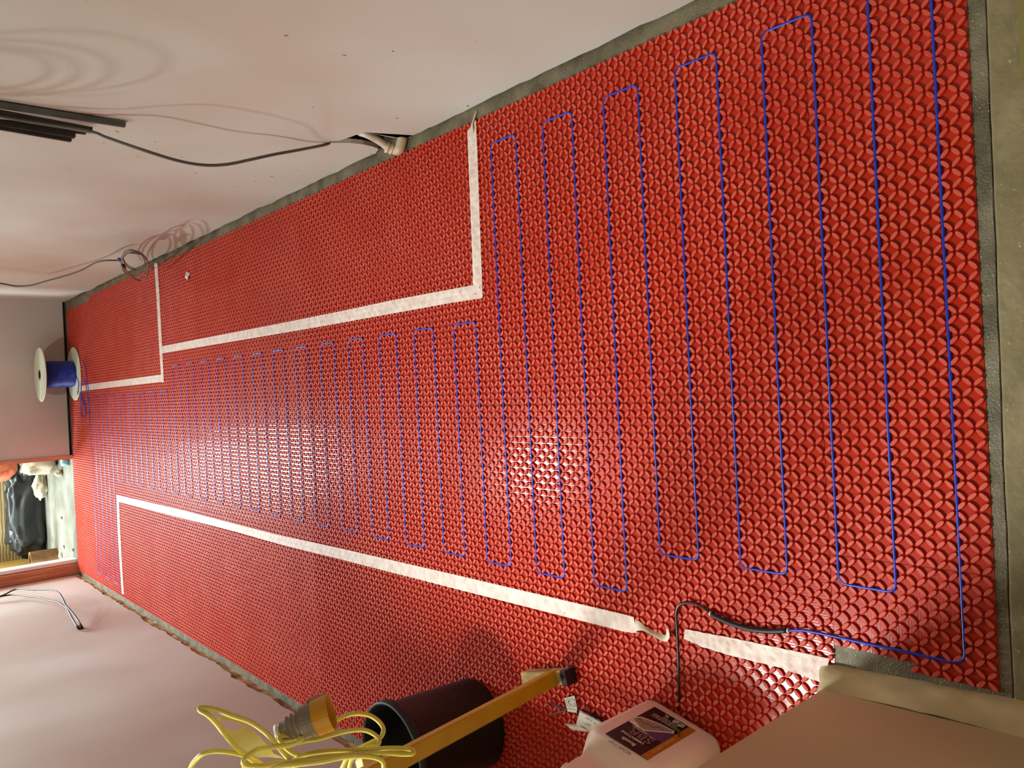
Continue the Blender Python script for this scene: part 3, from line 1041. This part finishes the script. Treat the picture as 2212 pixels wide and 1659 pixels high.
# waste pipe in the broken hole
wp = empty('waste_pipe', WX(845, 330, XR))
tag(wp, 'white plastic pipe with cream elbow poking out of the broken wall hole', 'pipe')
pa = WX(789, 289, XR + 0.012); pb = WX(815, 302, XR - 0.005); pcn = WX(838, 318, XR - 0.022)
tube('pipe_length', [WX(778, 286, XR + 0.03), pa, pb, pcn], 0.0115, WHITEP, wp, seg=18, smoothpts=6)
q0 = np.array(WX(834, 317, XR - 0.020)); q1 = np.array(F(850, 322, 0.028)); q2 = np.array(F(862, 322, 0.020))
o = tube('pipe_elbow', [tuple(q0), tuple(q1), tuple(q2), tuple(q2 + np.array([0.035, -0.02, -0.002]))], [0.016] * 19, CREAM, wp, seg=20, smoothpts=6)
tag(o, 'cream elbow fitting')
d01 = (q1 - q0) / np.linalg.norm(q1 - q0)
for s in (0.0, 0.014):
    tube('elbow_ridge', [tuple(q0 + d01 * s), tuple(q0 + d01 * (s + 0.005))], 0.0185, CREAM, wp, seg=20)

# grey cable and coil at the far end of the right wall
gc = empty('hanging_cable', WX(290, 590, XR - 0.10))
tag(gc, 'thin grey cable hanging down the right wall with its end coiled in rings', 'cable')
XC = XR - 0.09
pts = [WX(x, y, XC) for x, y in [(-160, 585), (-60, 606), (0, 612), (35, 618), (68, 616), (100, 607), (140, 596), (175, 584), (205, 568), (225, 563), (258, 562.5)]]
tube('cable_jacket', pts, 0.0042, GREYC, gc, seg=7, smoothpts=6)
def ringpts(c, rx, ry, rot, X, k0=0, n=28, wob=0.0):
    out = []
    for a in np.linspace(0, 2 * math.pi, n, endpoint=False):
        x = c[0] + rx * math.cos(a) * math.cos(rot) - ry * math.sin(a) * math.sin(rot)
        y = c[1] + rx * math.cos(a) * math.sin(rot) + ry * math.sin(a) * math.cos(rot)
        out.append(WX(x, y, X + wob * math.sin(a + k0)))
    return out
parts = []
for (c, rx, ry, rot, X) in [((291, 571), 29, 27, 0.3, XC), ((290, 568), 30, 26, 0.5, XC - 0.015), ((292, 563), 28, 20, 0.45, XC + 0.02), ((289, 560), 26, 18, 0.6, XC + 0.03)]:
    parts.append(tube_vf(ringpts(c, rx, ry, rot, X, 0, 32, 0.02), 0.0027, 6, closed=True))
egg = [(264, 556), (262, 568), (268, 580), (280, 595), (295, 605), (308, 606), (317, 598), (320, 582), (319, 566), (308, 552), (290, 547), (274, 548)]
for off, dx in ((0.0, 0), (-0.01, 2)):
    P = [WX(x + dx * (0.6 if i < 6 else -0.6), y - dx * 0.5, XC - 0.05 + off) for i, (x, y) in enumerate(egg)]
    P = catmull(P + [P[0]], 5)[:-1]
    parts.append(tube_vf(P, 0.0027, 6, closed=True))
pyobj('coil_rings', *join_vf(parts), mat('grey_brown_cable', (112, 100, 90), 0.4, 0.5), gc, smooth=True)
o = tube('cable_tie', [WX(266, 573, XC - 0.07), WX(269, 578, XC - 0.05)], 0.008, BLACK, gc, seg=8)
o = tube('cable_tie', [WX(257, 560, XC - 0.04), WX(261, 563, XC - 0.02)], 0.008, mat('blue_tie', (60, 100, 160), 0.4), gc, seg=8)
tag(o, 'blue tie where the cable meets its coil')

# cable pair coming out of the left wall
lc = empty('wall_cable_pair', WX(175, 1357, XL))
tag(lc, 'dark twin cables looping out of a small hole in the left wall', 'cable')
lcp = lambda L: [WX(x, y, X) for x, y, X in L]
tube('cable_strand', lcp([(180, 1360, XL - 0.02), (176, 1352, XL + 0.02), (163, 1332, XL + 0.05), (148, 1314, XL + 0.075), (142, 1308, XL + 0.08), (135, 1292, XL + 0.09), (125, 1279, XL + 0.095), (108, 1274, XL + 0.09),
                          (85, 1273.5, XL + 0.08), (66, 1274, XL + 0.07), (45, 1271.5, XL + 0.06), (28, 1275, XL + 0.05), (0, 1288, XL + 0.04), (-60, 1300, XL + 0.02)]), 0.005, BLACK, lc, seg=8, smoothpts=6)
tube('cable_strand', lcp([(172, 1360, XL - 0.02), (168, 1356, XL + 0.02), (157, 1338, XL + 0.04), (146, 1317, XL + 0.06), (136, 1308, XL + 0.065), (125, 1301, XL + 0.065), (105, 1297, XL + 0.06), (85, 1291, XL + 0.05),
                          (60, 1288, XL + 0.045), (35, 1285, XL + 0.04), (10, 1287, XL + 0.035), (-60, 1302, XL + 0.02)]), 0.005, BLACK, lc, seg=8, smoothpts=6)
o = box('wall_box_edge', XL - 0.004, XL + 0.006, WX(168, 1358, XL)[1] - 0.02, WX(168, 1358, XL)[1] + 0.05, WX(172, 1359, XL)[2] - 0.012, WX(172, 1359, XL)[2] + 0.004, DARKM, lc)

# ------------------------------------------------------------------ bucket
bk = empty('bucket', (-0.955, 1.735, 0.0065))
tag(bk, 'black plastic bucket standing behind the yellow stand by the left wall', 'bucket')
BX, BY, BZ = -0.955, 1.735, 0.0065
prf = [(0.0, 0.004), (0.116, 0.004), (0.121, 0.010), (0.1205, 0.012), (0.132, 0.262), (0.134, 0.266), (0.141, 0.268), (0.143, 0.276), (0.141, 0.292), (0.136, 0.296), (0.132, 0.290), (0.128, 0.262), (0.116, 0.014), (0.0, 0.010)]
BKM = mat('black_bucket_plastic', (13, 12, 12), 0.5, 0.4, var=(18, 15, 15), vscale=30, speck=(110, 100, 92), speck_scale=38, speck_lim=0.745, bump=0.3, bscale=60)
o = pyobj('bucket_body', *lathe_vf(prf, 56, (BX, BY, BZ)), BKM, bk, smooth=True)
fix_normals(o)
for a in (math.pi * 0.42, math.pi * 1.42):
    p = (BX + 0.128 * math.cos(a), BY + 0.128 * math.sin(a), BZ + 0.255)
    q = (BX + 0.142 * math.cos(a), BY + 0.142 * math.sin(a), BZ + 0.255)
    tube('handle_lug', [p, q], 0.010, BKM, bk, seg=14)

# ------------------------------------------------------------------ yellow stand
st = empty('work_light_stand', F(1190, 1462, 0.0065))
tag(st, 'yellow painted square-tube work light stand with rubber-capped foot', 'stand')


def sqtube(name, a, b, w, material, parent, up=(0, 0, 1), h=None, bev=0.003):
    a = np.array(a, float); b = np.array(b, float)
    t = (b - a) / np.linalg.norm(b - a)
    s = np.cross(t, up); s /= np.linalg.norm(s)
    u = np.cross(s, t)
    h = h or w
    c = [(-1, -1), (1, -1), (1, 1), (-1, 1)]
    V = []
    bw, bh = w / 2, h / 2
    oc = [(-bw + bev, -bh), (bw - bev, -bh), (bw, -bh + bev), (bw, bh - bev), (bw - bev, bh), (-bw + bev, bh), (-bw, bh - bev), (-bw, -bh + bev)]
    for p in (a, b):
        for (i, j) in oc:
            V.append(tuple(p + s * i + u * j))
    Fs = [(k, (k + 1) % 8, 8 + (k + 1) % 8, 8 + k) for k in range(8)] + [tuple(range(7, -1, -1)), tuple(range(8, 16))]
    o = pyobj(name, V, Fs, material, parent)
    fix_normals(o)
    return o


f0 = np.array(F(1231, 1461, 0.0245)); f1 = np.array(F(1141, 1463, 0.0245))
dirf = (f1 - f0); dirf[2] = 0; dirf /= np.linalg.norm(dirf)
L = 0.165
f1 = f0 + dirf * L; f0[2] = f1[2] = 0.0245
o = sqtube('foot_bar', f0 + dirf * 0.012, f1, 0.034, YELW, st)
tag(o, 'worn pale yellow foot bar')
o = sqtube('rubber_foot', f0 - dirf * 0.004, f0 + dirf * 0.014, 0.0365, BLACK, st)
tag(o, 'black rubber end cap')
pm = np.array(F(1192, 1466, 0.042))
pt_ = np.array(F(842, 1652, 0.56))
dp = (pt_ - pm) / np.linalg.norm(pt_ - pm)
o = sqtube('upright_tube', pm - dp * 0.008, pt_ + dp * 0.42, 0.035, YEL, st, up=(-0.33, 1, 0))
tb = pt_ + dp * 0.36
o = sqtube('cross_bar', tb + np.array((-0.22, 0.02, 0)), tb + np.array((0.10, -0.01, 0)), 0.03, YEL, st)
# rear foot, hidden behind the bucket, that carries the stand
o = sqtube('rear_strut', tb + np.array((-0.10, 0.02, 0)), (-1.16, 1.36, 0.024), 0.03, YEL, st, up=(0.2, 1, 0))
o = sqtube('rubber_foot', (-1.17, 1.30, 0.0245), (-1.17, 1.42, 0.0245), 0.034, BLACK, st)
# bracket plate just below the coil
o = sqtube('clamp_knob', F(798, 1648, 0.56), F(783, 1652, 0.56), 0.028, YELW, st)

# ------------------------------------------------------------------ yellow lead hung on the stand
el = empty('extension_lead', DD(690, 1640, 1.36))
tag(el, 'yellow extension lead hanging in loose loops on the stand, grey plug on its end', 'extension lead')
Z7 = lambda x, y: (400 + x / 4.424, 1400 + y / 4.424)
def hank(pts):
    return catmull([DD(*Z7(x, y), k) for x, y, k in pts], 7)
strands = [
    [(20, 1230, 1.34), (60, 1130, 1.33), (110, 1060, 1.32), (180, 1005, 1.31), (290, 985, 1.31), (410, 992, 1.31), (540, 1018, 1.32), (640, 1060, 1.34), (760, 1130, 1.36), (900, 1250, 1.38)],
    [(760, 1160, 1.37), (600, 1040, 1.33), (500, 965, 1.31), (400, 850, 1.30), (300, 720, 1.29), (220, 640, 1.28), (150, 600, 1.28), (140, 578, 1.28), (180, 570, 1.28), (300, 590, 1.28), (450, 645, 1.28),
     (620, 705, 1.285), (760, 800, 1.29), (850, 895, 1.30), (910, 970, 1.31), (980, 1050, 1.32), (1080, 1180, 1.33), (1120, 1260, 1.34)],
    [(1120, 850, 1.315), (1090, 890, 1.31), (1000, 925, 1.305), (850, 942, 1.30), (700, 965, 1.295), (610, 1020, 1.29), (555, 1080, 1.29), (590, 1120, 1.295), (760, 1125, 1.30), (900, 1095, 1.31), (1100, 1075, 1.32),
     (1300, 1045, 1.325), (1600, 1015, 1.33), (1900, 1005, 1.33), (2100, 1015, 1.33), (2180, 1005, 1.33), (2150, 965, 1.335), (1950, 955, 1.335), (1700, 972, 1.335), (1400, 980, 1.335), (1180, 1010, 1.335), (1060, 1060, 1.34), (960, 1150, 1.35), (900, 1260, 1.36)],
    [(905, 795, 1.335), (880, 850, 1.33), (900, 890, 1.33), (960, 885, 1.335), (1040, 875, 1.335), (1110, 850, 1.33), (1060, 828, 1.33), (960, 825, 1.325), (900, 860, 1.315), (930, 920, 1.32), (1010, 990, 1.33), (1120, 1040, 1.345)],
    [(1380, 720, 1.36), (1450, 685, 1.36), (1550, 640, 1.36), (1650, 625, 1.36), (1760, 642, 1.36), (1850, 700, 1.36), (1895, 775, 1.36), (1870, 850, 1.36), (1780, 900, 1.36), (1660, 960, 1.36), (1560, 1040, 1.37), (1500, 1150, 1.38)],
    [(1080, 905, 1.35), (1150, 885, 1.35), (1280, 865, 1.35), (1420, 825, 1.35), (1560, 790, 1.35), (1700, 782, 1.35), (1800, 820, 1.35), (1855, 880, 1.35), (1830, 930, 1.35), (1720, 965, 1.355), (1600, 1060, 1.36), (1560, 1180, 1.37)],
    [(1900, 1150, 1.34), (1890, 1090, 1.335), (1830, 1050, 1.33), (1700, 1032, 1.325), (1500, 1045, 1.32), (1300, 1085, 1.315), (1000, 1118, 1.31), (760, 1140, 1.305), (590, 1135, 1.30), (560, 1180, 1.31), (640, 1260, 1.33)],
]
parts = [tube_vf(hank(s), 0.0037, 8) for s in strands]
o = pyobj('cable_loops', *join_vf(parts), YCAB, el, smooth=True)
# plug
pA = np.array(DD(*Z7(895, 800), 1.335)); pB = np.array(DD(*Z7(1395, 610), 1.315))
ax = (pB - pA) / np.linalg.norm(pB - pA)
pl = np.linalg.norm(pB - pA)


def along(prof, axis, origin, seg=28):
    axis = Vector(axis)
    q = Vector((0, 0, 1)).rotation_difference(axis).to_matrix()
    V, Fs = lathe_vf(prof, seg)
    V = [tuple(Vector(origin) + q @ Vector(v)) for v in V]
    return V, Fs


plg = pyobj('plug_body', *along([(0.0, 0.0), (0.010, 0.0), (0.0125, 0.004), (0.0125, 0.008), (0.021, pl * 0.45), (0.0245, pl * 0.46), (0.0245, pl * 0.70), (0.0, pl * 0.70)], ax, pA), PLUGG, el, smooth=False)
tag(plg, 'grey tapered plug body')
fix_normals(plg)
for k in range(6):
    s = 0.016 + 0.008 * k
    rr = 0.0128 + (0.021 - 0.0125) * (s / (pl * 0.45))
    pyobj('grip_rib', *along([(rr - 0.001, s - 0.0012), (rr + 0.0014, s), (rr - 0.001, s + 0.0012)], ax, pA), PLUGG, plg, smooth=True)
colr = pyobj('plug_collar', *along([(0.0, pl * 0.69), (0.0262, pl * 0.69), (0.0265, pl * 0.72), (0.0275, pl * 0.99), (0.0278, pl), (0.0245, pl), (0.024, pl * 0.78), (0.0, pl * 0.78)], ax, pA), PLUGY, el, smooth=False)
tag(colr, 'amber plug collar')
fix_normals(colr)
sd = Vector(ax).cross(Vector((0, 0, 1))).normalized()
kp = pA + ax * pl * 0.62 - np.array(sd) * 0.0245
sqtube('keyway', kp, kp + ax * 0.03, 0.010, PLUGG, el)
o = tube('sheath_collar', [tuple(pA - ax * 0.004), tuple(pA + ax * 0.004)], 0.0118, LBLW, el, seg=18)

# plate among the loops
def plate(name, out, hole_, k0, k1, th, material, parent=None):
    me = bpy.data.meshes.new(name)
    bm = bmesh.new()
    def P(x, y):
        return DD(*Z7(x, y), k0 + (k1 - k0) * (x - 200) / 750.0)
    ov = [bm.verts.new(P(*p)) for p in out]
    hv = [bm.verts.new(P(*p)) for p in hole_]
    oe = [bm.edges.new((ov[i], ov[(i + 1) % len(ov)])) for i in range(len(ov))]
    he = [bm.edges.new((hv[i], hv[(i + 1) % len(hv)])) for i in range(len(hv))]
    r = bmesh.ops.triangle_fill(bm, edges=oe + he, use_beauty=True)
    g = bmesh.ops.extrude_face_region(bm, geom=list(bm.faces))
    vs = [e for e in g['geom'] if isinstance(e, bmesh.types.BMVert)]
    c = Vector(DD(*Z7(500, 850), 1.0)) - Vector(C0)
    bmesh.ops.translate(bm, vec=c.normalized() * th, verts=vs)
    bmesh.ops.recalc_face_normals(bm, faces=bm.faces)
    bm.to_mesh(me); bm.free()
    return link(name, me, material, parent)
pk = plate('hanging_plate', [(205, 672), (340, 658), (445, 655), (520, 680), (575, 742), (650, 790), (720, 850), (770, 910), (800, 950), (850, 1010), (950, 1055), (800, 1042), (690, 1045), (600, 995), (500, 930), (420, 860), (330, 745), (255, 700)],
           [(300, 702), (380, 696), (465, 702), (525, 735), (572, 778), (500, 775), (430, 782), (360, 745)], 1.30, 1.335, 0.0022, YPLATE)
tag(pk, 'worn yellow plate with a cut-out handle caught among the yellow cable loops', 'plate')

# ------------------------------------------------------------------ plastic can
th = math.radians(78)
tv = np.array([math.cos(th), math.sin(th), 0.0]); nv_ = np.array([tv[1], -tv[0], 0.0])
PC = np.array([-0.742, 0.953, 0.0])       # a point on the front face
HW, HD = 0.101, 0.064
cs = 0.062
cc = PC + tv * cs - nv_ * HD + np.array([0, 0, 0.0062])
cn = empty('plastic_can', tuple(cc))
tag(cn, 'white plastic can with a dark label standing on the mat by the near wall corner', 'can')


def rrect(hw, hd, r, k=6):
    out = []
    for (sx, sy, a0) in ((1, 1, 0), (-1, 1, 90), (-1, -1, 180), (1, -1, 270)):
        for i in range(k + 1):
            a = math.radians(a0 + 90 * i / k)
            out.append((sx * (hw - r) + r * math.cos(a), sy * (hd - r) + r * math.sin(a)))
    return out


secs = [(0.0, HW - 0.018, HD - 0.018, 0.02, 0, 0), (0.003, HW - 0.009, HD - 0.009, 0.024, 0, 0), (0.010, HW - 0.003, HD - 0.003, 0.027, 0, 0), (0.020, HW, HD, 0.03, 0, 0), (0.10, HW, HD, 0.03, 0, 0),
        (0.185, HW, HD, 0.03, 0, 0), (0.198, HW - 0.002, HD - 0.002, 0.03, 0, 0), (0.208, HW - 0.006, HD - 0.007, 0.032, 0, 0), (0.220, HW - 0.013, HD - 0.018, 0.030, 0, 0), (0.229, HW - 0.017, HD - 0.031, 0.026, 0, 0), (0.238, HW - 0.019, HD - 0.036, 0.026, 0, 0),
        (0.262, HW - 0.020, HD - 0.038, 0.022, 0, 0), (0.300, HW - 0.026, HD - 0.040, 0.02, 0, 0), (0.316, HW - 0.040, HD - 0.046, 0.014, 0, 0), (0.320, 0.030, 0.014, 0.012, 0, 0)]
V, Fs = [], []
for (z, hw, hd, r, _, __) in secs:
    for (a, b) in rrect(hw, hd, r):
        p = cc + tv * a + nv_ * b
        V.append((p[0], p[1], cc[2] + z))
nn = 28
for i in range(len(secs) - 1):
    for k in range(nn):
        Fs.append((i * nn + k, i * nn + (k + 1) % nn, (i + 1) * nn + (k + 1) % nn, (i + 1) * nn + k))
Fs.append(tuple(range(nn))[::-1]); Fs.append(tuple((len(secs) - 1) * nn + k for k in range(nn)))
body = pyobj('can_body', V, Fs, HDPE, cn, smooth=True)
fix_normals(body)
ctop = cc + np.array([0, 0, 0.312])
o = pyobj('screw_cap', *lathe_vf([(0.0, 0.034), (0.022, 0.034), (0.025, 0.030), (0.025, 0.004), (0.018, 0.002), (0.018, -0.01)], 30, tuple(ctop - tv * 0.05)), LBLO, cn, smooth=True)
hp = [ctop + tv * s + np.array([0, 0, z]) for s, z in [(-0.02, -0.01), (-0.01, 0.02), (0.02, 0.032), (0.05, 0.020), (0.068, -0.012), (0.078, -0.04)]]
tube('carry_handle', [tuple(p) for p in hp], 0.013, HDPE, cn, seg=14, smoothpts=6)

# label in face coordinates (s along the face from PC, z up)
def face(s, z, d=0.0):
    p = PC + tv * s + nv_ * d
    return (p[0], p[1], z)
def hit(x, y):
    d = ray(x, y); k = ((PC - C0) @ nv_) / (d @ nv_); p = C0 + k * d
    return (p - PC) @ tv, p[2]
A_, B_, C_, D_ = hit(1414.4, 1527), hit(1503, 1579), hit(1399, 1642), hit(1307.6, 1585)
def lab(u, v, d=0.0):      # u: 0 left .. 1 right, v: 0 top .. 1 bottom
    s = (1 - u) * (1 - v) * C_[0] + u * (1 - v) * D_[0] + u * v * A_[0] + (1 - u) * v * B_[0]
    z = (1 - u) * (1 - v) * C_[1] + u * (1 - v) * D_[1] + u * v * A_[1] + (1 - u) * v * B_[1]
    return face(s, z, d)
def patch(us, d, th_=0.0002):
    n = len(us)
    V = [lab(u, v, d) for u, v in us] + [lab(u, v, d - th_) for u, v in us]
    return V, [tuple(range(n)), tuple(range(2 * n - 1, n - 1, -1))] + [(i, n + i, n + (i + 1) % n, (i + 1) % n) for i in range(n)]
lbo = pyobj('label', *patch([(0, 0), (1, 0), (1, 1), (0, 1)], 0.0006, 0.0004), LBL, cn)
fix_normals(lbo)
tag(lbo, 'dark plum product label')
def lpatch(name, us, material, d):
    o = pyobj(name, *patch(us, d), material, lbo)
    fix_normals(o)
    return o
lpatch('label_stripe', [(0, 0), (0.155, 0), (0.155, 1), (0, 1)], LBLO, 0.0010)
lpatch('label_field', [(0.155, 0.42), (1, 0.42), (1, 0.60), (0.86, 0.66), (0.155, 0.72)], LBLP, 0.0010)
lpatch('label_tray_edge', [(0.20, 0.705), (0.60, 0.44), (0.80, 0.44), (0.86, 0.48), (0.99, 0.50), (0.99, 0.60), (0.93, 0.66), (0.55, 0.735), (0.24, 0.755)], LBLW, 0.0014)
lpatch('label_tray', [(0.24, 0.705), (0.61, 0.46), (0.79, 0.46), (0.84, 0.50), (0.96, 0.52), (0.97, 0.58), (0.91, 0.64), (0.55, 0.715), (0.26, 0.735)], LBLK, 0.0018)
lpatch('label_trowel', [(0.74, 0.42), (0.98, 0.44), (0.98, 0.485), (0.74, 0.47)], LBLW, 0.0022)
zz = [(0.36, 0.64), (0.50, 0.66), (0.55, 0.58), (0.68, 0.60), (0.74, 0.55), (0.88, 0.60), (0.93, 0.57)]
pyobj('label_crack', *tube_vf([lab(u, v, 0.0022) for u, v in zz], 0.0005, 4), INK, lbo)
gz = [(0.05, 0.70), (0.09, 0.715), (0.12, 0.76), (0.18, 0.78), (0.24, 0.78), (0.28, 0.75)]
o = pyobj('label_creature', *tube_vf(catmull([lab(u, v, 0.0022) for u, v in gz], 4), [0.0022 + 0.0030 * min(1, i / 12.0) for i in range(21)], 8, rz=0.35), LBLG, lbo, smooth=True)
def words(items, material, name='label_print', up=False):
    made = []
    for (s, u, v, size, sx) in items:
        p = lab(u, v, 0.0016)
        ex = -tv if False else None
        a = np.array(lab(u + 0.05, v)) - np.array(lab(u, v)); a /= np.linalg.norm(a)
        b = np.array(lab(u, v - 0.05)) - np.array(lab(u, v)); b -= a * (a @ b); b /= np.linalg.norm(b)
        if up:
            a, b = b, -a
        made.append(pyobj(name, *place(text_vf(s, size, 0.00008, bold=size * 0.012), p, a, b, np.cross(a, b), sx), material, lbo))
    return made
HT = 0.165
words([('Bostik', 0.405, 0.125, 0.0140, 0.95), ('CEMENTONE', 0.335, 0.225, 0.0098, 0.95), ('PRIMER & WATERPROOFER', 0.28, 0.405, 0.0042, 1.15), ('ADMIX AGENT', 0.50, 0.43, 0.0042, 1.1),
       ('5L', 0.58, 0.965, 0.0120, 1.0), ('SBR additive for mortar and', 0.28, 0.80, 0.0040, 1.3), ('concrete, primer for plaster', 0.28, 0.83, 0.0040, 1.3), ('and render. Improves adhesion', 0.28, 0.86, 0.0040, 1.2),
       ('and water resistance', 0.28, 0.89, 0.0040, 1.2)], LBLW)
words([('SBR', 0.265, 0.362, 0.0270, 1.25)], LBLS)
words([('BUILDING CHEMICALS', 0.115, 0.60, 0.0085, 0.85)], mat('label_pale_ochre', (226, 176, 80), 0.4), up=True)
parts = []
for (u0, v0) in ((0.22, 0.905), (0.36, 0.915)):
    sq = [(u0, v0), (u0 + 0.10, v0), (u0 + 0.10, v0 + 0.055), (u0, v0 + 0.055), (u0, v0)]
    parts.append(tube_vf([lab(u, v, 0.0014) for u, v in sq], 0.0009, 4))
    parts.append(tube_vf([lab(u0 + 0.02, v0 + 0.045, 0.0014), lab(u0 + 0.08, v0 + 0.01, 0.0014)], 0.0009, 4))
pyobj('label_symbols', *join_vf(parts), LBLW, lbo)
# batch code printed above the label
a = np.array(lab(0.5, 0)) - np.array(lab(0.4, 0)); a /= np.linalg.norm(a)
b = np.array([0, 0, 1.0]); b -= a * (a @ b); b /= np.linalg.norm(b)
pyobj('batch_code', *place(text_vf('RC20R1T1E7', 0.0115, 0.00008), np.array(lab(0.30, -0.05, 0.0004)), a, b, nv_, 0.85), mat('brown_ink', (70, 50, 44), 0.5), cn)

# ------------------------------------------------------------------ beyond the doorway
def blob(name, fn, nu, nv, material, parent=None):
    V, Fs = [], []
    for i in range(nu):
        for j in range(nv + 1):
            V.append(fn(2 * math.pi * i / nu, math.pi * j / nv))
    for i in range(nu):
        for j in range(nv):
            a = i * (nv + 1) + j; b = ((i + 1) % nu) * (nv + 1) + j
            Fs.append((a, b, b + 1, a + 1))
    o = pyobj(name, V, Fs, material, parent, smooth=True)
    return fix_normals(o)


def lump(name, c, r, seed, material, label, cat, amp=0.25, group=None, sq=1.0, nu=26, nv=16, fr=2.2):
    def fn(a, b):
        d = Vector((math.sin(b) * math.cos(a), math.sin(b) * math.sin(a), math.cos(b)))
        sx = lambda v: (abs(v) ** sq) * (1 if v >= 0 else -1)
        k = 1 + amp * noise.noise(d * fr + Vector((seed, 0, 0))) + amp * 0.35 * noise.noise(d * fr * 2.7 + Vector((seed, 5, 0)))
        x, y, z = sx(d.x) * k * r[0], sx(d.y) * k * r[1], sx(d.z) * k * r[2]
        return (c[0] + x, c[1] + y, max(c[2] + z, 0.0045))
    o = blob(name, fn, nu, nv, material)
    tag(o, label, cat, group)
    return o


bb = WY(60, 1100, 7.6)
lump('bin_bag', (-0.86, 7.60, 0.11), (0.38, 0.13, 0.15), 3.0, BLUEB, 'long dark plastic bag lying along the back wall beyond the doorway', 'bag', amp=0.28, sq=0.6, nu=60, nv=30, fr=3.0)
lump('sack', (-0.42, 7.05, 0.115), (0.11, 0.15, 0.125), 8.0, PALEBAG, 'pale paper sack on the floor just inside the far doorway', 'sack', amp=0.25, sq=0.6)
lump('sack', (-0.42, 7.10, 0.375), (0.13, 0.14, 0.115), 12.0, ORBAG, 'orange sack on top of the pale one beyond the doorway', 'sack', amp=0.22, sq=0.6)
lump('rubble_piece', (-0.66, 7.38, 0.05), (0.10, 0.04, 0.055), 15.0, RUBBLE, 'beige rubble lump lying in front of the dark bag', 'rubble', amp=0.5)
lump('rubble_piece', (-0.52, 6.80, 0.03), (0.028, 0.03, 0.03), 18.0, RUBBLE, 'small white chip beside the pale sack', 'rubble', amp=0.5, nu=14, nv=9)
lump('rubble_piece', (-0.88, 6.88, 0.012), (0.012, 0.012, 0.010), 20.0, RUBBLE, 'tiny white crumb in the middle of the far floor', 'rubble', amp=0.4, nu=12, nv=8)
for (x, y, s, lb_) in [(137, 1182, 0.016, 'white crumb nearest the clay pipe on the far floor'), (157, 1188, 0.013, 'white crumb closest to the red mat in the doorway'), (132, 1200, 0.022, 'white crumb by the white board edge of the doorway')]:
    p = F(x, y, 0.01)
    lump('rubble_piece', p, (s, s, s * 0.8), x, RUBBLE, lb_, 'rubble', amp=0.5, nu=12, nv=8)
p = F(142, 995, 0.02)
cu_ = pyobj('cup', *lathe_vf([(0.0, 0.0), (0.024, 0.0), (0.026, 0.05), (0.023, 0.05), (0.022, 0.004), (0.0, 0.004)], 20, (p[0] - 0.012, p[1] - 0.02, 0.0046)), CYAN, None, smooth=True)
tag(cu_, 'small pale blue cup on the floor by the right door jamb', 'cup')
# clay pipe
p = F(119, 1195, 0.0)
cl = pyobj('clay_pipe', *lathe_vf([(0.050, 0.0), (0.056, 0.0), (0.056, 0.19), (0.047, 0.19), (0.047, 0.004), (0.0, 0.004)], 30, (-1.20, 7.12, 0.0046)), CLAY, None, smooth=False)
fix_normals(cl)
tag(cl, 'short brown clay pipe standing beyond the left door jamb', 'pipe')
# stick standing behind the sacks
o = tube('stick', [(-0.46, 6.93, 0.006), (-0.39, 6.93, 0.012)], 0.006, DARKM, None, seg=6)
tag(o, 'short dark strip lying beside the pale sack', 'strip')

# scraps on the mat
def scrap(c, r, seed, label):
    V, Fs = [], []
    n = 10
    V.append((c[0], c[1], c[2] + r * 0.5))
    for i in range(n):
        a = 2 * math.pi * i / n
        k = r * (0.6 + 0.6 * abs(noise.noise(Vector((math.cos(a) * 2, math.sin(a) * 2, seed)))))
        V.append((c[0] + k * math.cos(a) * 1.5, c[1] + k * math.sin(a), c[2] + 0.3 * r * math.sin(3 * a + seed)))
    for i in range(n):
        Fs.append((0, 1 + i, 1 + (i + 1) % n))
    o = pyobj('paper_scrap', V, Fs, LBLW)
    tag(o, label, 'scrap')
    return o
scrap(F(405, 596, 0.012), 0.022, 2.0, 'white scrap lying on the mat near the right wall, past the cable coil')
scrap(F(2031, 770, 0.004), 0.004, 5.0, 'dark crumb wedged beside the nearest cable run').data.materials[0] = BLACK
